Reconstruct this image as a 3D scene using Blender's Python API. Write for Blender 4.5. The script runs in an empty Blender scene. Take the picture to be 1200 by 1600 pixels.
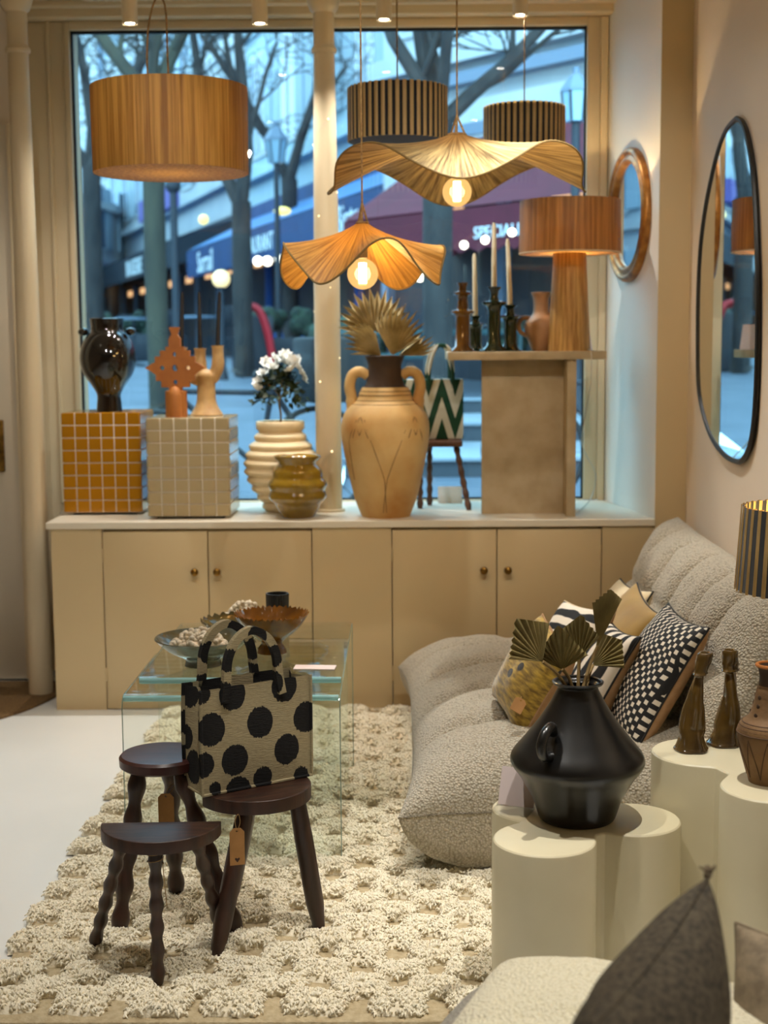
import bpy, bmesh, math, random
from mathutils import Vector, Matrix, noise
random.seed(7)
PI = math.pi; R = math.radians
sc = bpy.context.scene
COL = sc.collection

# ------------------------------------------------------------------ camera
FPX = 2200.0; CAMH = 1.5
_p = math.atan(260 / 2200); _y = R(.65); _r = R(.43)
_fw = Vector((-math.sin(_y) * math.cos(_p), math.cos(_y) * math.cos(_p), -math.sin(_p)))
_r0 = Vector((math.cos(_y), math.sin(_y), 0)); _u0 = _r0.cross(_fw)
_RT = _r0 * math.cos(_r) - _u0 * math.sin(_r); _UP = _u0 * math.cos(_r) + _r0 * math.sin(_r)
_C = Vector((0, 0, CAMH))
cd = bpy.data.cameras.new('camera'); cam = bpy.data.objects.new('camera', cd); COL.objects.link(cam)
cd.sensor_fit = 'VERTICAL'; cd.sensor_height = 36; cd.sensor_width = 27; cd.lens = FPX / 1600 * 36
m = Matrix.Identity(4)
for i, v in enumerate((_RT, _UP, -_fw)):
    for j in range(3): m[j][i] = v[j]
m.translation = _C
cam.matrix_world = m
cd.clip_start = .05; cd.clip_end = 400
cd.dof.use_dof = True; cd.dof.focus_distance = 3.45; cd.dof.aperture_fstop = 3.6
sc.camera = cam

# ------------------------------------------------------------------ world, exposure
w = bpy.data.worlds.new('dusk_sky'); sc.world = w; w.use_nodes = True
bg = w.node_tree.nodes['Background']
bg.inputs[0].default_value = (.40, .78, 1.0, 1); bg.inputs[1].default_value = 5.6
vs = sc.view_settings
vs.view_transform = 'Standard'; vs.look = 'None'; vs.gamma = 1; vs.use_curve_mapping = False; vs.exposure = 0.15
sc.display_settings.display_device = 'sRGB'
SPOT_W = 92.0          # watts of every ceiling spotlight
SPOT_COL = (1.0, .965, .90)
BULB_COL = (1.0, .74, .38)
sc.cycles.max_bounces = 9; sc.cycles.diffuse_bounces = 4; sc.cycles.glossy_bounces = 4; sc.cycles.transparent_max_bounces = 12
sc.cycles.caustics_reflective = False; sc.cycles.caustics_refractive = False; sc.cycles.use_denoising = True

# ------------------------------------------------------------------ measuring helpers (pixel of the 1200x1600 frame -> place)
def ray(x, y): return _fw + _RT * ((x - 600) / FPX) + _UP * ((800 - y) / FPX)
def at(x, y, d):
    v = ray(x, y); return _C + v * (d / v.y)
def on(x, y, z):
    v = ray(x, y); return _C + v * ((z - CAMH) / v.z)
def px(n, d): return n * d / FPX

# ------------------------------------------------------------------ materials
def S(r, g, b):
    f = lambda c: (c / 255 / 12.92) if c <= 10 else ((c / 255 + .055) / 1.055) ** 2.4
    return (f(r), f(g), f(b), 1)
class NT:
    def __init__(s, name):
        s.m = bpy.data.materials.new(name); s.m.use_nodes = True; s.t = s.m.node_tree
        s.b = s.t.nodes['Principled BSDF']; s.out = s.t.nodes['Material Output']
    def n(s, kind, **kw):
        nd = s.t.nodes.new(kind)
        for k, v in kw.items(): setattr(nd, k, v)
        return nd
    def l(s, a, b): s.t.links.new(a, b)
    def coord(s, kind='Object', scale=(1, 1, 1), rot=(0, 0, 0)):
        tc = s.n('ShaderNodeTexCoord'); mp = s.n('ShaderNodeMapping')
        mp.inputs['Scale'].default_value = scale; mp.inputs['Rotation'].default_value = rot
        s.l(tc.outputs[kind], mp.inputs[0]); return mp.outputs[0]
    def noise(s, vec, scale, detail=3, rough=.5, dist=0):
        nd = s.n('ShaderNodeTexNoise'); nd.inputs['Scale'].default_value = scale
        nd.inputs['Detail'].default_value = detail; nd.inputs['Roughness'].default_value = rough
        nd.inputs['Distortion'].default_value = dist
        s.l(vec, nd.inputs['Vector']); return nd.outputs['Fac']
    def vor(s, vec, scale):
        nd = s.n('ShaderNodeTexVoronoi'); nd.inputs['Scale'].default_value = scale
        s.l(vec, nd.inputs['Vector']); return nd.outputs['Distance']
    def ramp(s, fac, stops):
        nd = s.n('ShaderNodeValToRGB'); e = nd.color_ramp.elements
        while len(e) < len(stops): e.new(.5)
        for el, (p, c) in zip(e, stops): el.position = p; el.color = c
        s.l(fac, nd.inputs[0]); return nd.outputs[0]
    def math(s, op, a, b=None, c=None):
        nd = s.n('ShaderNodeMath', operation=op)
        for i, v in enumerate((a, b, c)):
            if v is None: continue
            if isinstance(v, (int, float)): nd.inputs[i].default_value = v
            else: s.l(v, nd.inputs[i])
        return nd.outputs[0]
    def mix(s, fac, a, b):
        nd = s.n('ShaderNodeMix', data_type='RGBA')
        for k, v in ((0, fac), (6, a), (7, b)):
            if isinstance(v, (int, float, tuple)): nd.inputs[k].default_value = v
            else: s.l(v, nd.inputs[k])
        return nd.outputs[2]
    def bump(s, h, strength=.3, dist=.01, normal=None):
        nd = s.n('ShaderNodeBump'); nd.inputs['Strength'].default_value = strength; nd.inputs['Distance'].default_value = dist
        s.l(h, nd.inputs['Height'])
        if normal is not None: s.l(normal, nd.inputs['Normal'])
        s.l(nd.outputs[0], s.b.inputs['Normal']); return nd.outputs[0]
    def base(s, c):
        if isinstance(c, tuple): s.b.inputs['Base Color'].default_value = c
        else: s.l(c, s.b.inputs['Base Color'])
    def set(s, **kw):
        for k, v in kw.items(): s.b.inputs[k.replace('_', ' ')].default_value = v
MATS = {}
def mk(name, c, c2=None, r=.5, metal=0, ns=8, stretch=(1, 1, 1), bump=0, bs=60, bd=.004, coords='Object', coat=0, sheen=0, lo=.35, hi=.65, vor=False, spec=.5, bstretch=None):
    n = NT(name); n.set(Roughness=r, Metallic=metal)
    n.b.inputs['Specular IOR Level'].default_value = spec
    if coat: n.b.inputs['Coat Weight'].default_value = coat; n.b.inputs['Coat Roughness'].default_value = .06
    if sheen: n.b.inputs['Sheen Weight'].default_value = sheen
    v = n.coord(coords, stretch)
    if c2: n.base(n.ramp(n.noise(v, ns, 4), [(lo, c), (hi, c2)]))
    else: n.base(c)
    if bump:
        bv = n.coord(coords, bstretch or stretch)
        h = n.vor(bv, bs) if vor else n.noise(bv, bs, 3)
        n.bump(h, bump, bd)
    MATS[name] = n.m; return n.m
mk('wall_paint', S(226, 211, 192), S(222, 206, 186), r=.75, ns=2)
mk('trim_paint', S(218, 200, 166), S(212, 193, 158), r=.5, ns=2)
mk('cabinet_paint', S(206, 184, 142), S(201, 178, 136), r=.5, ns=1.5)
mk('worktop_paint', S(228, 219, 200), S(222, 212, 192), r=.4, ns=1.5)
mk('reveal_paint', S(234, 228, 218), r=.6)
mk('ceiling_paint', S(222, 206, 178), r=.8)
mk('floor_paint', S(232, 233, 230), S(221, 222, 218), r=.3, ns=1.2, lo=.3, hi=.75)
mk('brass', S(150, 112, 52), S(96, 70, 34), r=.35, metal=1, ns=30)
mk('dark_gasket', S(26, 28, 32), r=.6)
mk('coir', S(128, 98, 58), S(92, 68, 38), r=.95, ns=120, bump=.6, bs=200)
mk('spot_body', S(226, 210, 178), r=.45)
mk('black_glaze', S(16, 14, 13), S(34, 25, 18), r=.06, ns=5, coat=.6)
mk('black_matte', S(14, 14, 14), S(20, 19, 18), r=.3, ns=6, coat=.1, bump=.04, bs=30)
mk('terracotta', S(184, 114, 48), S(166, 98, 38), r=.6, ns=12, bump=.1, bs=60)
mk('terra_pale', S(188, 146, 108), S(160, 118, 82), r=.6, ns=10, bump=.15, bs=50)
mk('bisque', S(206, 168, 112), S(176, 134, 82), r=.5, ns=14, bump=.2, bs=50)
mk('cream_clay', S(236, 216, 176), S(222, 196, 150), r=.55, ns=6, bump=.1, bs=40)
mk('honey_glaze', S(156, 122, 28), S(116, 92, 26), r=.07, ns=7, coat=.8)
mk('green_glaze', S(40, 52, 22), S(24, 34, 22), r=.08, ns=9, coat=.7)
mk('amber_glaze', S(116, 76, 18), S(80, 50, 14), r=.08, ns=9, coat=.7)
mk('brown_glaze', S(104, 78, 32), S(56, 42, 24), r=.12, ns=9, coat=.6, bump=.35, bs=26, bd=.01, stretch=(1, 1, .5))
mk('collar_brown', S(70, 50, 32), S(58, 40, 26), r=.7, ns=10, bump=.2)
mk('wax', S(232, 220, 190), r=.45); mk('black_wax', S(24, 20, 22), r=.4)
mk('stone', S(188, 170, 138), S(172, 152, 118), r=.75, ns=10, bump=.25, bs=90, bd=.003)
mk('dark_wood', S(64, 38, 26), S(36, 21, 15), r=.42, ns=5, stretch=(2, 14, 2), bump=.15, bs=14)
mk('leg_wood', S(62, 36, 24), S(36, 21, 15), r=.4, ns=5, stretch=(10, 10, 1), bump=.1, bs=14)
mk('red_wood', S(72, 38, 32), S(50, 26, 24), r=.35, ns=4, stretch=(2, 10, 2))
mk('stool_wood', S(94, 56, 34), S(66, 38, 24), r=.45, ns=6, stretch=(8, 8, 1.5))
mk('kraft', S(168, 122, 70), S(156, 112, 62), r=.85, ns=30)
mk('twine', S(150, 118, 72), r=.9)
mk('jute_cord', S(172, 138, 88), S(130, 98, 60), r=.9, ns=90)
mk('plaster', S(222, 212, 180), S(210, 199, 164), r=.38, ns=2.5, bump=.03, bs=14)
mk('paper', S(236, 230, 226), r=.8); mk('paper_pink', S(232, 214, 210), r=.7)
mk('steel', S(150, 152, 154), r=.3, metal=1)
mk('wire', S(196, 190, 176), r=.5)
mk('gold_leaf', S(186, 128, 60), S(132, 82, 34), r=.36, metal=.55, ns=20, bump=.1)
mk('frame_black', S(18, 17, 16), r=.4)
mk('mirror', S(235, 240, 240), r=.015, metal=1)
mk('fabric_black', S(18, 17, 18), r=.9, sheen=.2)
mk('tan_linen', S(190, 152, 112), S(176, 138, 98), r=.85, ns=40, bump=.2, bs=300)
mk('velvet_yellow', S(182, 144, 48), S(150, 114, 32), r=.7, ns=5, sheen=.6)
mk('cream_fabric', S(226, 210, 176), S(214, 196, 160), r=.85, ns=30)
mk('dark_linen', S(104, 94, 76), S(44, 41, 38), r=.9, ns=110, stretch=(1, 1, 1), bump=.5, bs=420, bd=.002, lo=.3, hi=.75)
mk('taupe_linen', S(140, 124, 100), S(112, 98, 78), r=.9, ns=40, bump=.4, bs=420, bd=.002)
mk('palm', S(214, 196, 148), S(172, 152, 104), r=.8, ns=14)
mk('palm_olive', S(140, 124, 74), S(108, 94, 52), r=.75, ns=14)
mk('stem_olive', S(126, 102, 58), r=.8)
mk('coral', S(236, 226, 206), S(220, 206, 182), r=.7, ns=20, bump=.4, bs=80)
mk('bowl_blue', S(120, 132, 128), S(92, 86, 58), r=.12, ns=14, coat=.6)
mk('bowl_olive', S(98, 88, 40), S(70, 64, 40), r=.12, ns=14, coat=.6)
mk('bowl_amber', S(150, 96, 22), S(104, 66, 22), r=.12, ns=12, coat=.7)
mk('ribbed_black', S(52, 52, 54), S(34, 34, 36), r=.4, ns=20)
mk('leaf_green', S(52, 66, 26), S(28, 40, 18), r=.5, ns=12)
mk('petal', S(245, 245, 240), r=.6)
mk('rug_base', S(196, 180, 146), S(176, 158, 124), r=.95, ns=60, bump=.5, bs=160)
mk('door_paint', S(206, 192, 168), r=.45)
mk('wool', S(250, 242, 220), S(240, 229, 202), r=.95, ns=40, bump=.3, bs=300, bd=.003, sheen=.3, lo=.3, hi=.7, vor=True)
# street
mk('facade_white', S(186, 188, 190), S(170, 176, 182), r=.8, ns=1)
mk('facade_pale', S(166, 184, 192), S(152, 172, 184), r=.8, ns=1)
mk('facade_cream', S(172, 174, 176), S(156, 160, 166), r=.8, ns=1)
mk('zinc', S(110, 126, 146), r=.6); mk('street_dark', S(36, 42, 52), r=.6)
mk('pane_dark', S(70, 92, 116), r=.1, spec=.8)
mk('shutter_grey', S(146, 162, 174), r=.7)
mk('bark', S(60, 57, 56), S(38, 37, 39), r=.95, ns=6, stretch=(1, 1, .4), bump=.5, bs=10, bd=.05)
mk('bark_green', S(66, 64, 52), S(46, 46, 42), r=.95, ns=5, stretch=(1, 1, .3), bump=.5, bs=10, bd=.05)
mk('asphalt', S(92, 102, 116), S(78, 90, 104), r=.7, ns=2, bump=.1)
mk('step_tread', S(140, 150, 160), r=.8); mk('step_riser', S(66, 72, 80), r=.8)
mk('awning_blue', S(20, 56, 104), S(16, 48, 92), r=.7, ns=2); mk('awning_blue_top', S(48, 100, 150), r=.6)
mk('awning_black', S(26, 38, 50), r=.7); mk('awning_burgundy', S(96, 20, 42), S(84, 16, 36), r=.8, ns=2)
mk('awning_burgundy_lit', S(160, 56, 84), r=.8)  # burgundy cloth lightened: light on the awning's side put into the colour
mk('letter', S(226, 232, 236), r=.6); mk('teal_rail', S(16, 62, 68), r=.5)
mk('shop_wall', S(70, 60, 56), S(44, 46, 56), r=.7, ns=.8); mk('red_paint', S(190, 26, 40), r=.5)
mk('blue_paint', S(30, 92, 170), r=.5); mk('rubber', S(24, 26, 30), r=.7); mk('purple_board', S(96, 84, 150), r=.6)
mk('lantern_glass', S(150, 180, 200), r=.2); mk('hedge', S(50, 70, 54), S(24, 36, 34), r=.9, ns=14, bump=.8, bs=20, bd=.05)
def emis(name, c, s):
    n = NT(name); n.base((c[0], c[1], c[2], 1)); n.b.inputs['Emission Color'].default_value = (c[0], c[1], c[2], 1)
    n.b.inputs['Emission Strength'].default_value = s; MATS[name] = n.m
emis('spot_glow', (1, .88, .68), 55); emis('filament', (1, .70, .32), 60); emis('street_bulb', (1, .9, .7), 5)
emis('globe_glow', (1, .72, .34), .9); emis('fairy', (1, .8, .45), 2); emis('cafe_glow', (1, .55, .25), 1.1); emis('yellow_glow', (1, .8, .2), 1.3)
def glassy(name, tint, rough=.0, ior=1.45, k=1.0):
    n = NT(name); t = n.t; t.nodes.remove(n.b)
    tr = n.n('ShaderNodeBsdfTransparent'); tr.inputs[0].default_value = tint
    gl = n.n('ShaderNodeBsdfGlossy'); gl.inputs['Roughness'].default_value = rough
    fr = n.n('ShaderNodeFresnel'); ge = n.n('ShaderNodeNewGeometry')
    n.l(n.math('ADD', n.math('MULTIPLY', ge.outputs['Backfacing'], 1 / ior - ior), ior), fr.inputs[0])
    mx = n.n('ShaderNodeMixShader'); n.l(n.math('MULTIPLY', fr.outputs[0], k), mx.inputs[0])
    n.l(tr.outputs[0], mx.inputs[1]); n.l(gl.outputs[0], mx.inputs[2]); n.l(mx.outputs[0], n.out.inputs[0]); MATS[name] = n.m
glassy('window_glass', (.97, .99, 1, 1)); glassy('table_glass', (.962, .988, .974, 1), ior=1.6);  glassy('acrylic', (.97, .97, .97, 1))
def bulb_mat():
    n = NT('bulb_glass'); t = n.t; t.nodes.remove(n.b)
    tr = n.n('ShaderNodeBsdfTransparent'); tr.inputs[0].default_value = (1, .86, .6, 1)
    em = n.n('ShaderNodeEmission'); em.inputs[0].default_value = (1, .58, .2, 1); em.inputs[1].default_value = 1.5
    gl = n.n('ShaderNodeBsdfGlossy'); gl.inputs['Roughness'].default_value = .02
    lw = n.n('ShaderNodeLayerWeight'); lw.inputs[0].default_value = .35
    m1 = n.n('ShaderNodeMixShader'); m1.inputs[0].default_value = .42; n.l(tr.outputs[0], m1.inputs[1]); n.l(em.outputs[0], m1.inputs[2])
    m2 = n.n('ShaderNodeMixShader'); n.l(n.math('MULTIPLY', lw.outputs[0], .25), m2.inputs[0]); n.l(m1.outputs[0], m2.inputs[1]); n.l(gl.outputs[0], m2.inputs[2]); n.l(m2.outputs[0], n.out.inputs[0]); MATS['bulb_glass'] = n.m
bulb_mat()
def bend_highlight_mat():      # pale aqua highlight painted along the glass table bends
    n = NT('bend_highlight'); tr = n.n('ShaderNodeBsdfTransparent'); tr.inputs[0].default_value = (.75, .95, .95, 1)
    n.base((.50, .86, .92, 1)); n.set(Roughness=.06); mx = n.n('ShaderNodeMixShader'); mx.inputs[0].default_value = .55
    n.l(tr.outputs[0], mx.inputs[1]); n.l(n.b.outputs[0], mx.inputs[2]); n.l(mx.outputs[0], n.out.inputs[0]); MATS['bend_highlight'] = n.m
bend_highlight_mat()
def raffia(name, c, c2, uv, scale, trans, tcol, bump=.5):
    n = NT(name); v = n.coord('UV', scale) if uv else n.coord('Object', scale)
    f = n.noise(v, 1, 4, .65); col = n.ramp(f, [(.38, c), (.62, c2)])
    n.base(col); n.set(Roughness=.55)
    n.bump(f, bump, .009)
    tl = n.n('ShaderNodeBsdfTranslucent'); n.l(n.mix(.5, col, tcol), tl.inputs[0])
    mx = n.n('ShaderNodeMixShader'); mx.inputs[0].default_value = trans
    n.l(n.b.outputs[0], mx.inputs[1]); n.l(tl.outputs[0], mx.inputs[2]); n.l(mx.outputs[0], n.out.inputs[0]); MATS[name] = n.m
raffia('raffia_drum', S(142, 98, 36), S(206, 158, 74), False, (70, 70, 1.5), .32, S(236, 180, 96))
raffia('raffia_lamp', S(160, 112, 52), S(214, 168, 96), False, (75, 75, 1.5), .14, S(236, 180, 100))
raffia('raffia_shade', S(112, 76, 34), S(166, 120, 60), False, (75, 75, 1.5), .16, S(236, 180, 100))
raffia('raffia_wave', S(84, 68, 38), S(184, 160, 106), True, (150, 1.2, 1), .10, S(240, 160, 60), .7)
raffia('raffia_wave_gold', S(132, 90, 36), S(206, 156, 76), True, (130, 1.2, 1), .16, S(240, 160, 60), .7)
raffia('cord_beige', S(176, 142, 84), S(208, 174, 114), False, (60, 60, 6), .3, S(240, 180, 90), .3)
def boucle(name, c, c2, scale=150, d=.006):
    n = NT(name); v = n.coord('Object'); d1 = n.vor(v, scale); big = n.noise(v, 7, 3)
    n.base(n.mix(n.math('MULTIPLY', d1, 1.1), c2, c)); n.set(Roughness=.95); n.b.inputs['Sheen Weight'].default_value = .25
    h = n.math('ADD', n.math('MULTIPLY', d1, -1.0), n.math('MULTIPLY', big, .8)); n.bump(h, .9, d); MATS[name] = n.m
boucle('boucle_taupe', S(152, 142, 122), S(212, 203, 184)); boucle('boucle_cream', S(204, 194, 162), S(236, 229, 204), 170); boucle('boucle_grey', S(110, 102, 88), S(180, 172, 154), 170)
# patterned cloths
def stripes_pat(name):          # zebra bands, front of a cushion (Object x,y in metres)
    n = NT(name); v = n.coord('Object', (1, 1, 1)); wv = n.n('ShaderNodeTexWave'); wv.inputs['Scale'].default_value = 5; wv.inputs['Distortion'].default_value = 5
    wv.inputs['Detail Scale'].default_value = .8; wv.bands_direction = 'Y'
    n.l(v, wv.inputs[0]); n.base(n.ramp(wv.outputs['Fac'], [(.45, S(22, 22, 24)), (.55, S(236, 226, 210))])); n.set(Roughness=.85); MATS[name] = n.m
stripes_pat('zebra_cloth')
def leopard():
    n = NT('leopard_cloth'); v = n.coord('Object'); d = n.vor(v, 14)
    vn = n.noise(n.coord('Object', (30, 90, 30)), 1, 4); col = n.ramp(vn, [(.35, S(120, 92, 20)), (.65, S(206, 170, 60))])
    n.base(n.mix(n.math('LESS_THAN', d, .2), col, S(18, 14, 12))); n.set(Roughness=.6); n.b.inputs['Sheen Weight'].default_value = .5; n.bump(vn, .4, .005); MATS['leopard_cloth'] = n.m
leopard()
def checker_cloth():            # rows of short white dashes on black
    n = NT('dash_cloth'); tc = n.n('ShaderNodeTexCoord'); sx = n.n('ShaderNodeSeparateXYZ'); n.l(tc.outputs['Object'], sx.inputs[0])
    nz = n.math('MULTIPLY', n.math('SUBTRACT', n.noise(tc.outputs['Object'], 6, 2), .5), .05)
    x = n.math('ADD', sx.outputs[0], nz); y = n.math('ADD', sx.outputs[1], n.math('MULTIPLY', nz, .6))
    col = n.math('MULTIPLY', x, 52); ci = n.math('FLOOR', col); cf = n.math('FRACT', col)
    row = n.math('ADD', n.math('MULTIPLY', y, 36), n.math('MULTIPLY', n.math('MODULO', ci, 2), .5)); rf = n.math('FRACT', row)
    a = n.math('MULTIPLY', n.math('LESS_THAN', n.math('ABSOLUTE', n.math('SUBTRACT', rf, .5)), .235), n.math('LESS_THAN', n.math('ABSOLUTE', n.math('SUBTRACT', cf, .5)), .30))
    n.base(n.mix(a, S(24, 24, 26), S(232, 222, 204))); n.set(Roughness=.8); n.bump(n.noise(tc.outputs['Object'], 300, 2), .2, .002); MATS['dash_cloth'] = n.m
checker_cloth()
def dotcloth(name, dots, c, cd_, axes=(0, 2), jag=.008):   # woven dots at given places
    n = NT(name); tc = n.n('ShaderNodeTexCoord'); sx = n.n('ShaderNodeSeparateXYZ'); n.l(tc.outputs['Object'], sx.inputs[0])
    j = n.math('MULTIPLY', n.math('SUBTRACT', n.noise(n.coord('Object', (260, 260, 40)), 1, 2), .5), jag * 2)
    acc = None
    for (u, v, r) in dots:
        dx = n.math('SUBTRACT', sx.outputs[axes[0]], u); dz = n.math('SUBTRACT', n.math('ADD', sx.outputs[axes[1]], j), v)
        q = n.math('LESS_THAN', n.math('SQRT', n.math('ADD', n.math('MULTIPLY', dx, dx), n.math('MULTIPLY', n.math('MULTIPLY', dz, dz), .82))), r)
        acc = q if acc is None else n.math('MAXIMUM', acc, q)
    wv = n.noise(n.coord('Object', (60, 60, 420)), 1, 3)
    n.base(n.mix(acc, n.ramp(wv, [(.3, c), (.7, tuple(k * 1.35 if i < 3 else 1 for i, k in enumerate(c)))]), cd_)); n.set(Roughness=.9); n.bump(wv, .6, .004); MATS[name] = n.m
def chevron():
    n = NT('chevron_cloth'); tc = n.n('ShaderNodeTexCoord'); sx = n.n('ShaderNodeSeparateXYZ'); n.l(tc.outputs['Object'], sx.inputs[0])
    x = n.math('MULTIPLY', sx.outputs[0], 8.6); tri = n.math('MULTIPLY', n.math('ABSOLUTE', n.math('SUBTRACT', n.math('FRACT', x), .5)), 2.0)
    q = n.math('FRACT', n.math('ADD', n.math('MULTIPLY', sx.outputs[2], 5.4), tri))
    n.base(n.mix(n.math('LESS_THAN', q, .5), S(206, 200, 184), S(20, 62, 40))); n.set(Roughness=.9); n.bump(n.noise(tc.outputs['Object'], 300, 2), .4, .003); MATS['chevron_cloth'] = n.m
chevron()
def amphora_mat():
    n = NT('amphora_clay'); v = n.coord('Object'); a = n.noise(v, 5, 4)
    n.base(n.ramp(a, [(.3, S(208, 176, 118)), (.52, S(196, 156, 94)), (.7, S(176, 122, 58))])); n.set(Roughness=.65); n.bump(n.noise(v, 50, 3), .15, .004); MATS['amphora_clay'] = n.m
amphora_mat()
mk('ink_brown', S(84, 60, 40), r=.8)
mk('carved_clay', S(140, 106, 66), S(112, 82, 50), r=.7, ns=12, bump=.5, bs=70)
mk('tile_yellow', S(186, 128, 24), S(178, 120, 22), r=.09, ns=3); mk('tile_beige', S(184, 166, 128), S(178, 160, 122), r=.09, ns=3); mk('grout', S(236, 226, 208), r=.8)

# ------------------------------------------------------------------ mesh helpers
class MB:
    def __init__(s): s.v = []; s.f = []; s.uv = None
    def add(s, v, f, M=None):
        o = len(s.v)
        s.v += [tuple(M @ Vector(p)) if M is not None else tuple(p) for p in v]
        s.f += [tuple(i + o for i in q) for q in f]; return s
def mesh(name, vf, mat, smooth=True, uv=None, angle=38):
    v, f = vf[0], vf[1]
    me = bpy.data.meshes.new(name); me.from_pydata([tuple(p) for p in v], [], f); me.validate(); me.update()
    if uv is None and len(vf) > 2: uv = vf[2]
    if uv is not None and len(uv) == len(me.vertices):
        L = me.uv_layers.new(name='UVMap')
        for lp in me.loops: L.data[lp.index].uv = uv[lp.vertex_index]
    mats = mat if isinstance(mat, (list, tuple)) else [mat]
    for q in mats: me.materials.append(MATS[q] if isinstance(q, str) else q)
    if smooth:
        me.polygons.foreach_set('use_smooth', [True] * len(me.polygons)); me.set_sharp_from_angle(angle=R(angle))
    return me
def link(name, me, parent=None, loc=(0, 0, 0), rot=(0, 0, 0), scale=None):
    o = bpy.data.objects.new(name, me); COL.objects.link(o); o.location = loc; o.rotation_euler = rot
    if scale: o.scale = scale if isinstance(scale, tuple) else (scale,) * 3
    if parent: o.parent = parent
    return o
def part(name, vf, mat, parent=None, loc=(0, 0, 0), rot=(0, 0, 0), smooth=True, angle=38, label=None, uv=None):
    if isinstance(vf, MB): vf = (vf.v, vf.f)
    o = link(name, mesh(name, vf, mat, smooth, uv, angle), parent, loc, rot)
    if label: o['label'] = label
    return o
def tag(o, label, cat, group=None):
    o['label'] = label; o['category'] = cat
    if group: o['group'] = group
    return o
def thing(name, label, cat, loc=(0, 0, 0), rz=0, group=None, rot=None):
    o = link(name, None, None, loc, rot or (0, 0, rz)); o.empty_display_size = .05
    return tag(o, label, cat, group)
def struct(name, vf, mat, smooth=False, parent=None):
    o = part(name, vf, mat, parent, smooth=smooth)
    if parent is None: o['kind'] = 'structure'
    return o
def copy_tree(o, parent=None):
    c = o.copy(); COL.objects.link(c); c.parent = parent
    for ch in o.children: copy_tree(ch, c)
    return c
def box(x0, x1, y0, y1, z0, z1, bev=0, seg=2):
    bm = bmesh.new(); bmesh.ops.create_cube(bm, size=1)
    for v in bm.verts:
        v.co = Vector(((x0 + x1) / 2 + v.co.x * (x1 - x0), (y0 + y1) / 2 + v.co.y * (y1 - y0), (z0 + z1) / 2 + v.co.z * (z1 - z0)))
    if bev: bmesh.ops.bevel(bm, geom=list(bm.edges), offset=bev, segments=seg, affect='EDGES', profile=.5)
    bm.verts.index_update(); r = ([tuple(v.co) for v in bm.verts], [tuple(v.index for v in f.verts) for f in bm.faces]); bm.free(); return r
def cr(pts, n=4):               # Catmull-Rom through points (any dimension)
    out = []; N = len(pts)
    for i in range(N - 1):
        p0, p1, p2, p3 = pts[max(0, i - 1)], pts[i], pts[i + 1], pts[min(N - 1, i + 2)]
        for k in range(n):
            t = k / n
            out.append(tuple(.5 * (2 * b + (c - a) * t + (2 * a - 5 * b + 4 * c - d) * t * t + (3 * b - a - 3 * c + d) * t ** 3) for a, b, c, d in zip(p0, p1, p2, p3)))
    out.append(tuple(pts[-1])); return out
def lathe(prof, seg=40, sm=0, wob=None):
    if sm: prof = cr(prof, sm)
    v = []; f = []; uv = []; n = len(prof)
    for j, (r, z) in enumerate(prof):
        for i in range(seg):
            a = 2 * PI * i / seg; rr = max(r, 1e-4)
            if wob: rr, zz = wob(rr, z, a)
            else: zz = z
            v.append((rr * math.cos(a), rr * math.sin(a), zz)); uv.append((i / seg, j / (n - 1)))
    for j in range(n - 1):
        for i in range(seg):
            k = (i + 1) % seg; f.append((j * seg + i, j * seg + k, (j + 1) * seg + k, (j + 1) * seg + i))
    if prof[0][0] > 1e-3: f.append(tuple(range(seg - 1, -1, -1)))
    return v, f, uv
def vessel(prof, t, seg=40, sm=4, depth=None):   # closed outer profile then an inner wall
    o = cr(prof, sm); top = o[-1]; zmin = o[0][1] + t if depth is None else depth
    inner = [(max(r - t, .002), z) for r, z in reversed(o) if z > zmin]
    return lathe([(0.001, o[0][1])] + o + [(max(top[0] - t * .5, .002), top[1] + t * .25)] + inner + [(.001, zmin)], seg)
def tube(path, rad, seg=8, caps=True, closed=False):
    P = [Vector(p) for p in path]; n = len(P); v = []; f = []; uv = []
    rr = rad if isinstance(rad, (list, tuple)) else [rad] * n
    t0 = (P[1] - P[0]).normalized(); up = Vector((0, 0, 1)) if abs(t0.z) < .9 else Vector((1, 0, 0))
    nrm = (up - t0 * up.dot(t0)).normalized()
    for i in range(n):
        if closed: t = (P[(i + 1) % n] - P[i - 1])
        else: t = (P[min(i + 1, n - 1)] - P[max(i - 1, 0)])
        t = t.normalized() if t.length > 1e-9 else t0
        nrm = (nrm - t * nrm.dot(t)); nrm = nrm.normalized() if nrm.length > 1e-6 else t.orthogonal().normalized(); b = t.cross(nrm)
        for k in range(seg):
            a = 2 * PI * k / seg; v.append(tuple(P[i] + (nrm * math.cos(a) + b * math.sin(a)) * rr[i])); uv.append((k / seg, i / n))
    for i in range(n if closed else n - 1):
        for k in range(seg):
            q = (k + 1) % seg; j = (i + 1) % n; f.append((i * seg + k, i * seg + q, j * seg + q, j * seg + k))
    if caps and not closed: f.append(tuple(range(seg - 1, -1, -1))); f.append(tuple(range((n - 1) * seg, n * seg)))
    return v, f, uv
def strap(path, wdir, width, thick):       # flat band along a path
    P = [Vector(p) for p in path]; W = Vector(wdir).normalized(); v = []; f = []; n = len(P)
    for i in range(n):
        t = (P[min(i + 1, n - 1)] - P[max(i - 1, 0)]).normalized(); nn = t.cross(W).normalized()
        for a, b in ((-1, -1), (1, -1), (1, 1), (-1, 1)): v.append(tuple(P[i] + W * a * width / 2 + nn * b * thick / 2))
    for i in range(n - 1):
        for k in range(4): q = (k + 1) % 4; f.append((i * 4 + k, i * 4 + q, i * 4 + 4 + q, i * 4 + 4 + k))
    f.append((3, 2, 1, 0)); f.append(tuple(range(4 * n - 4, 4 * n))); return v, f
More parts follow.
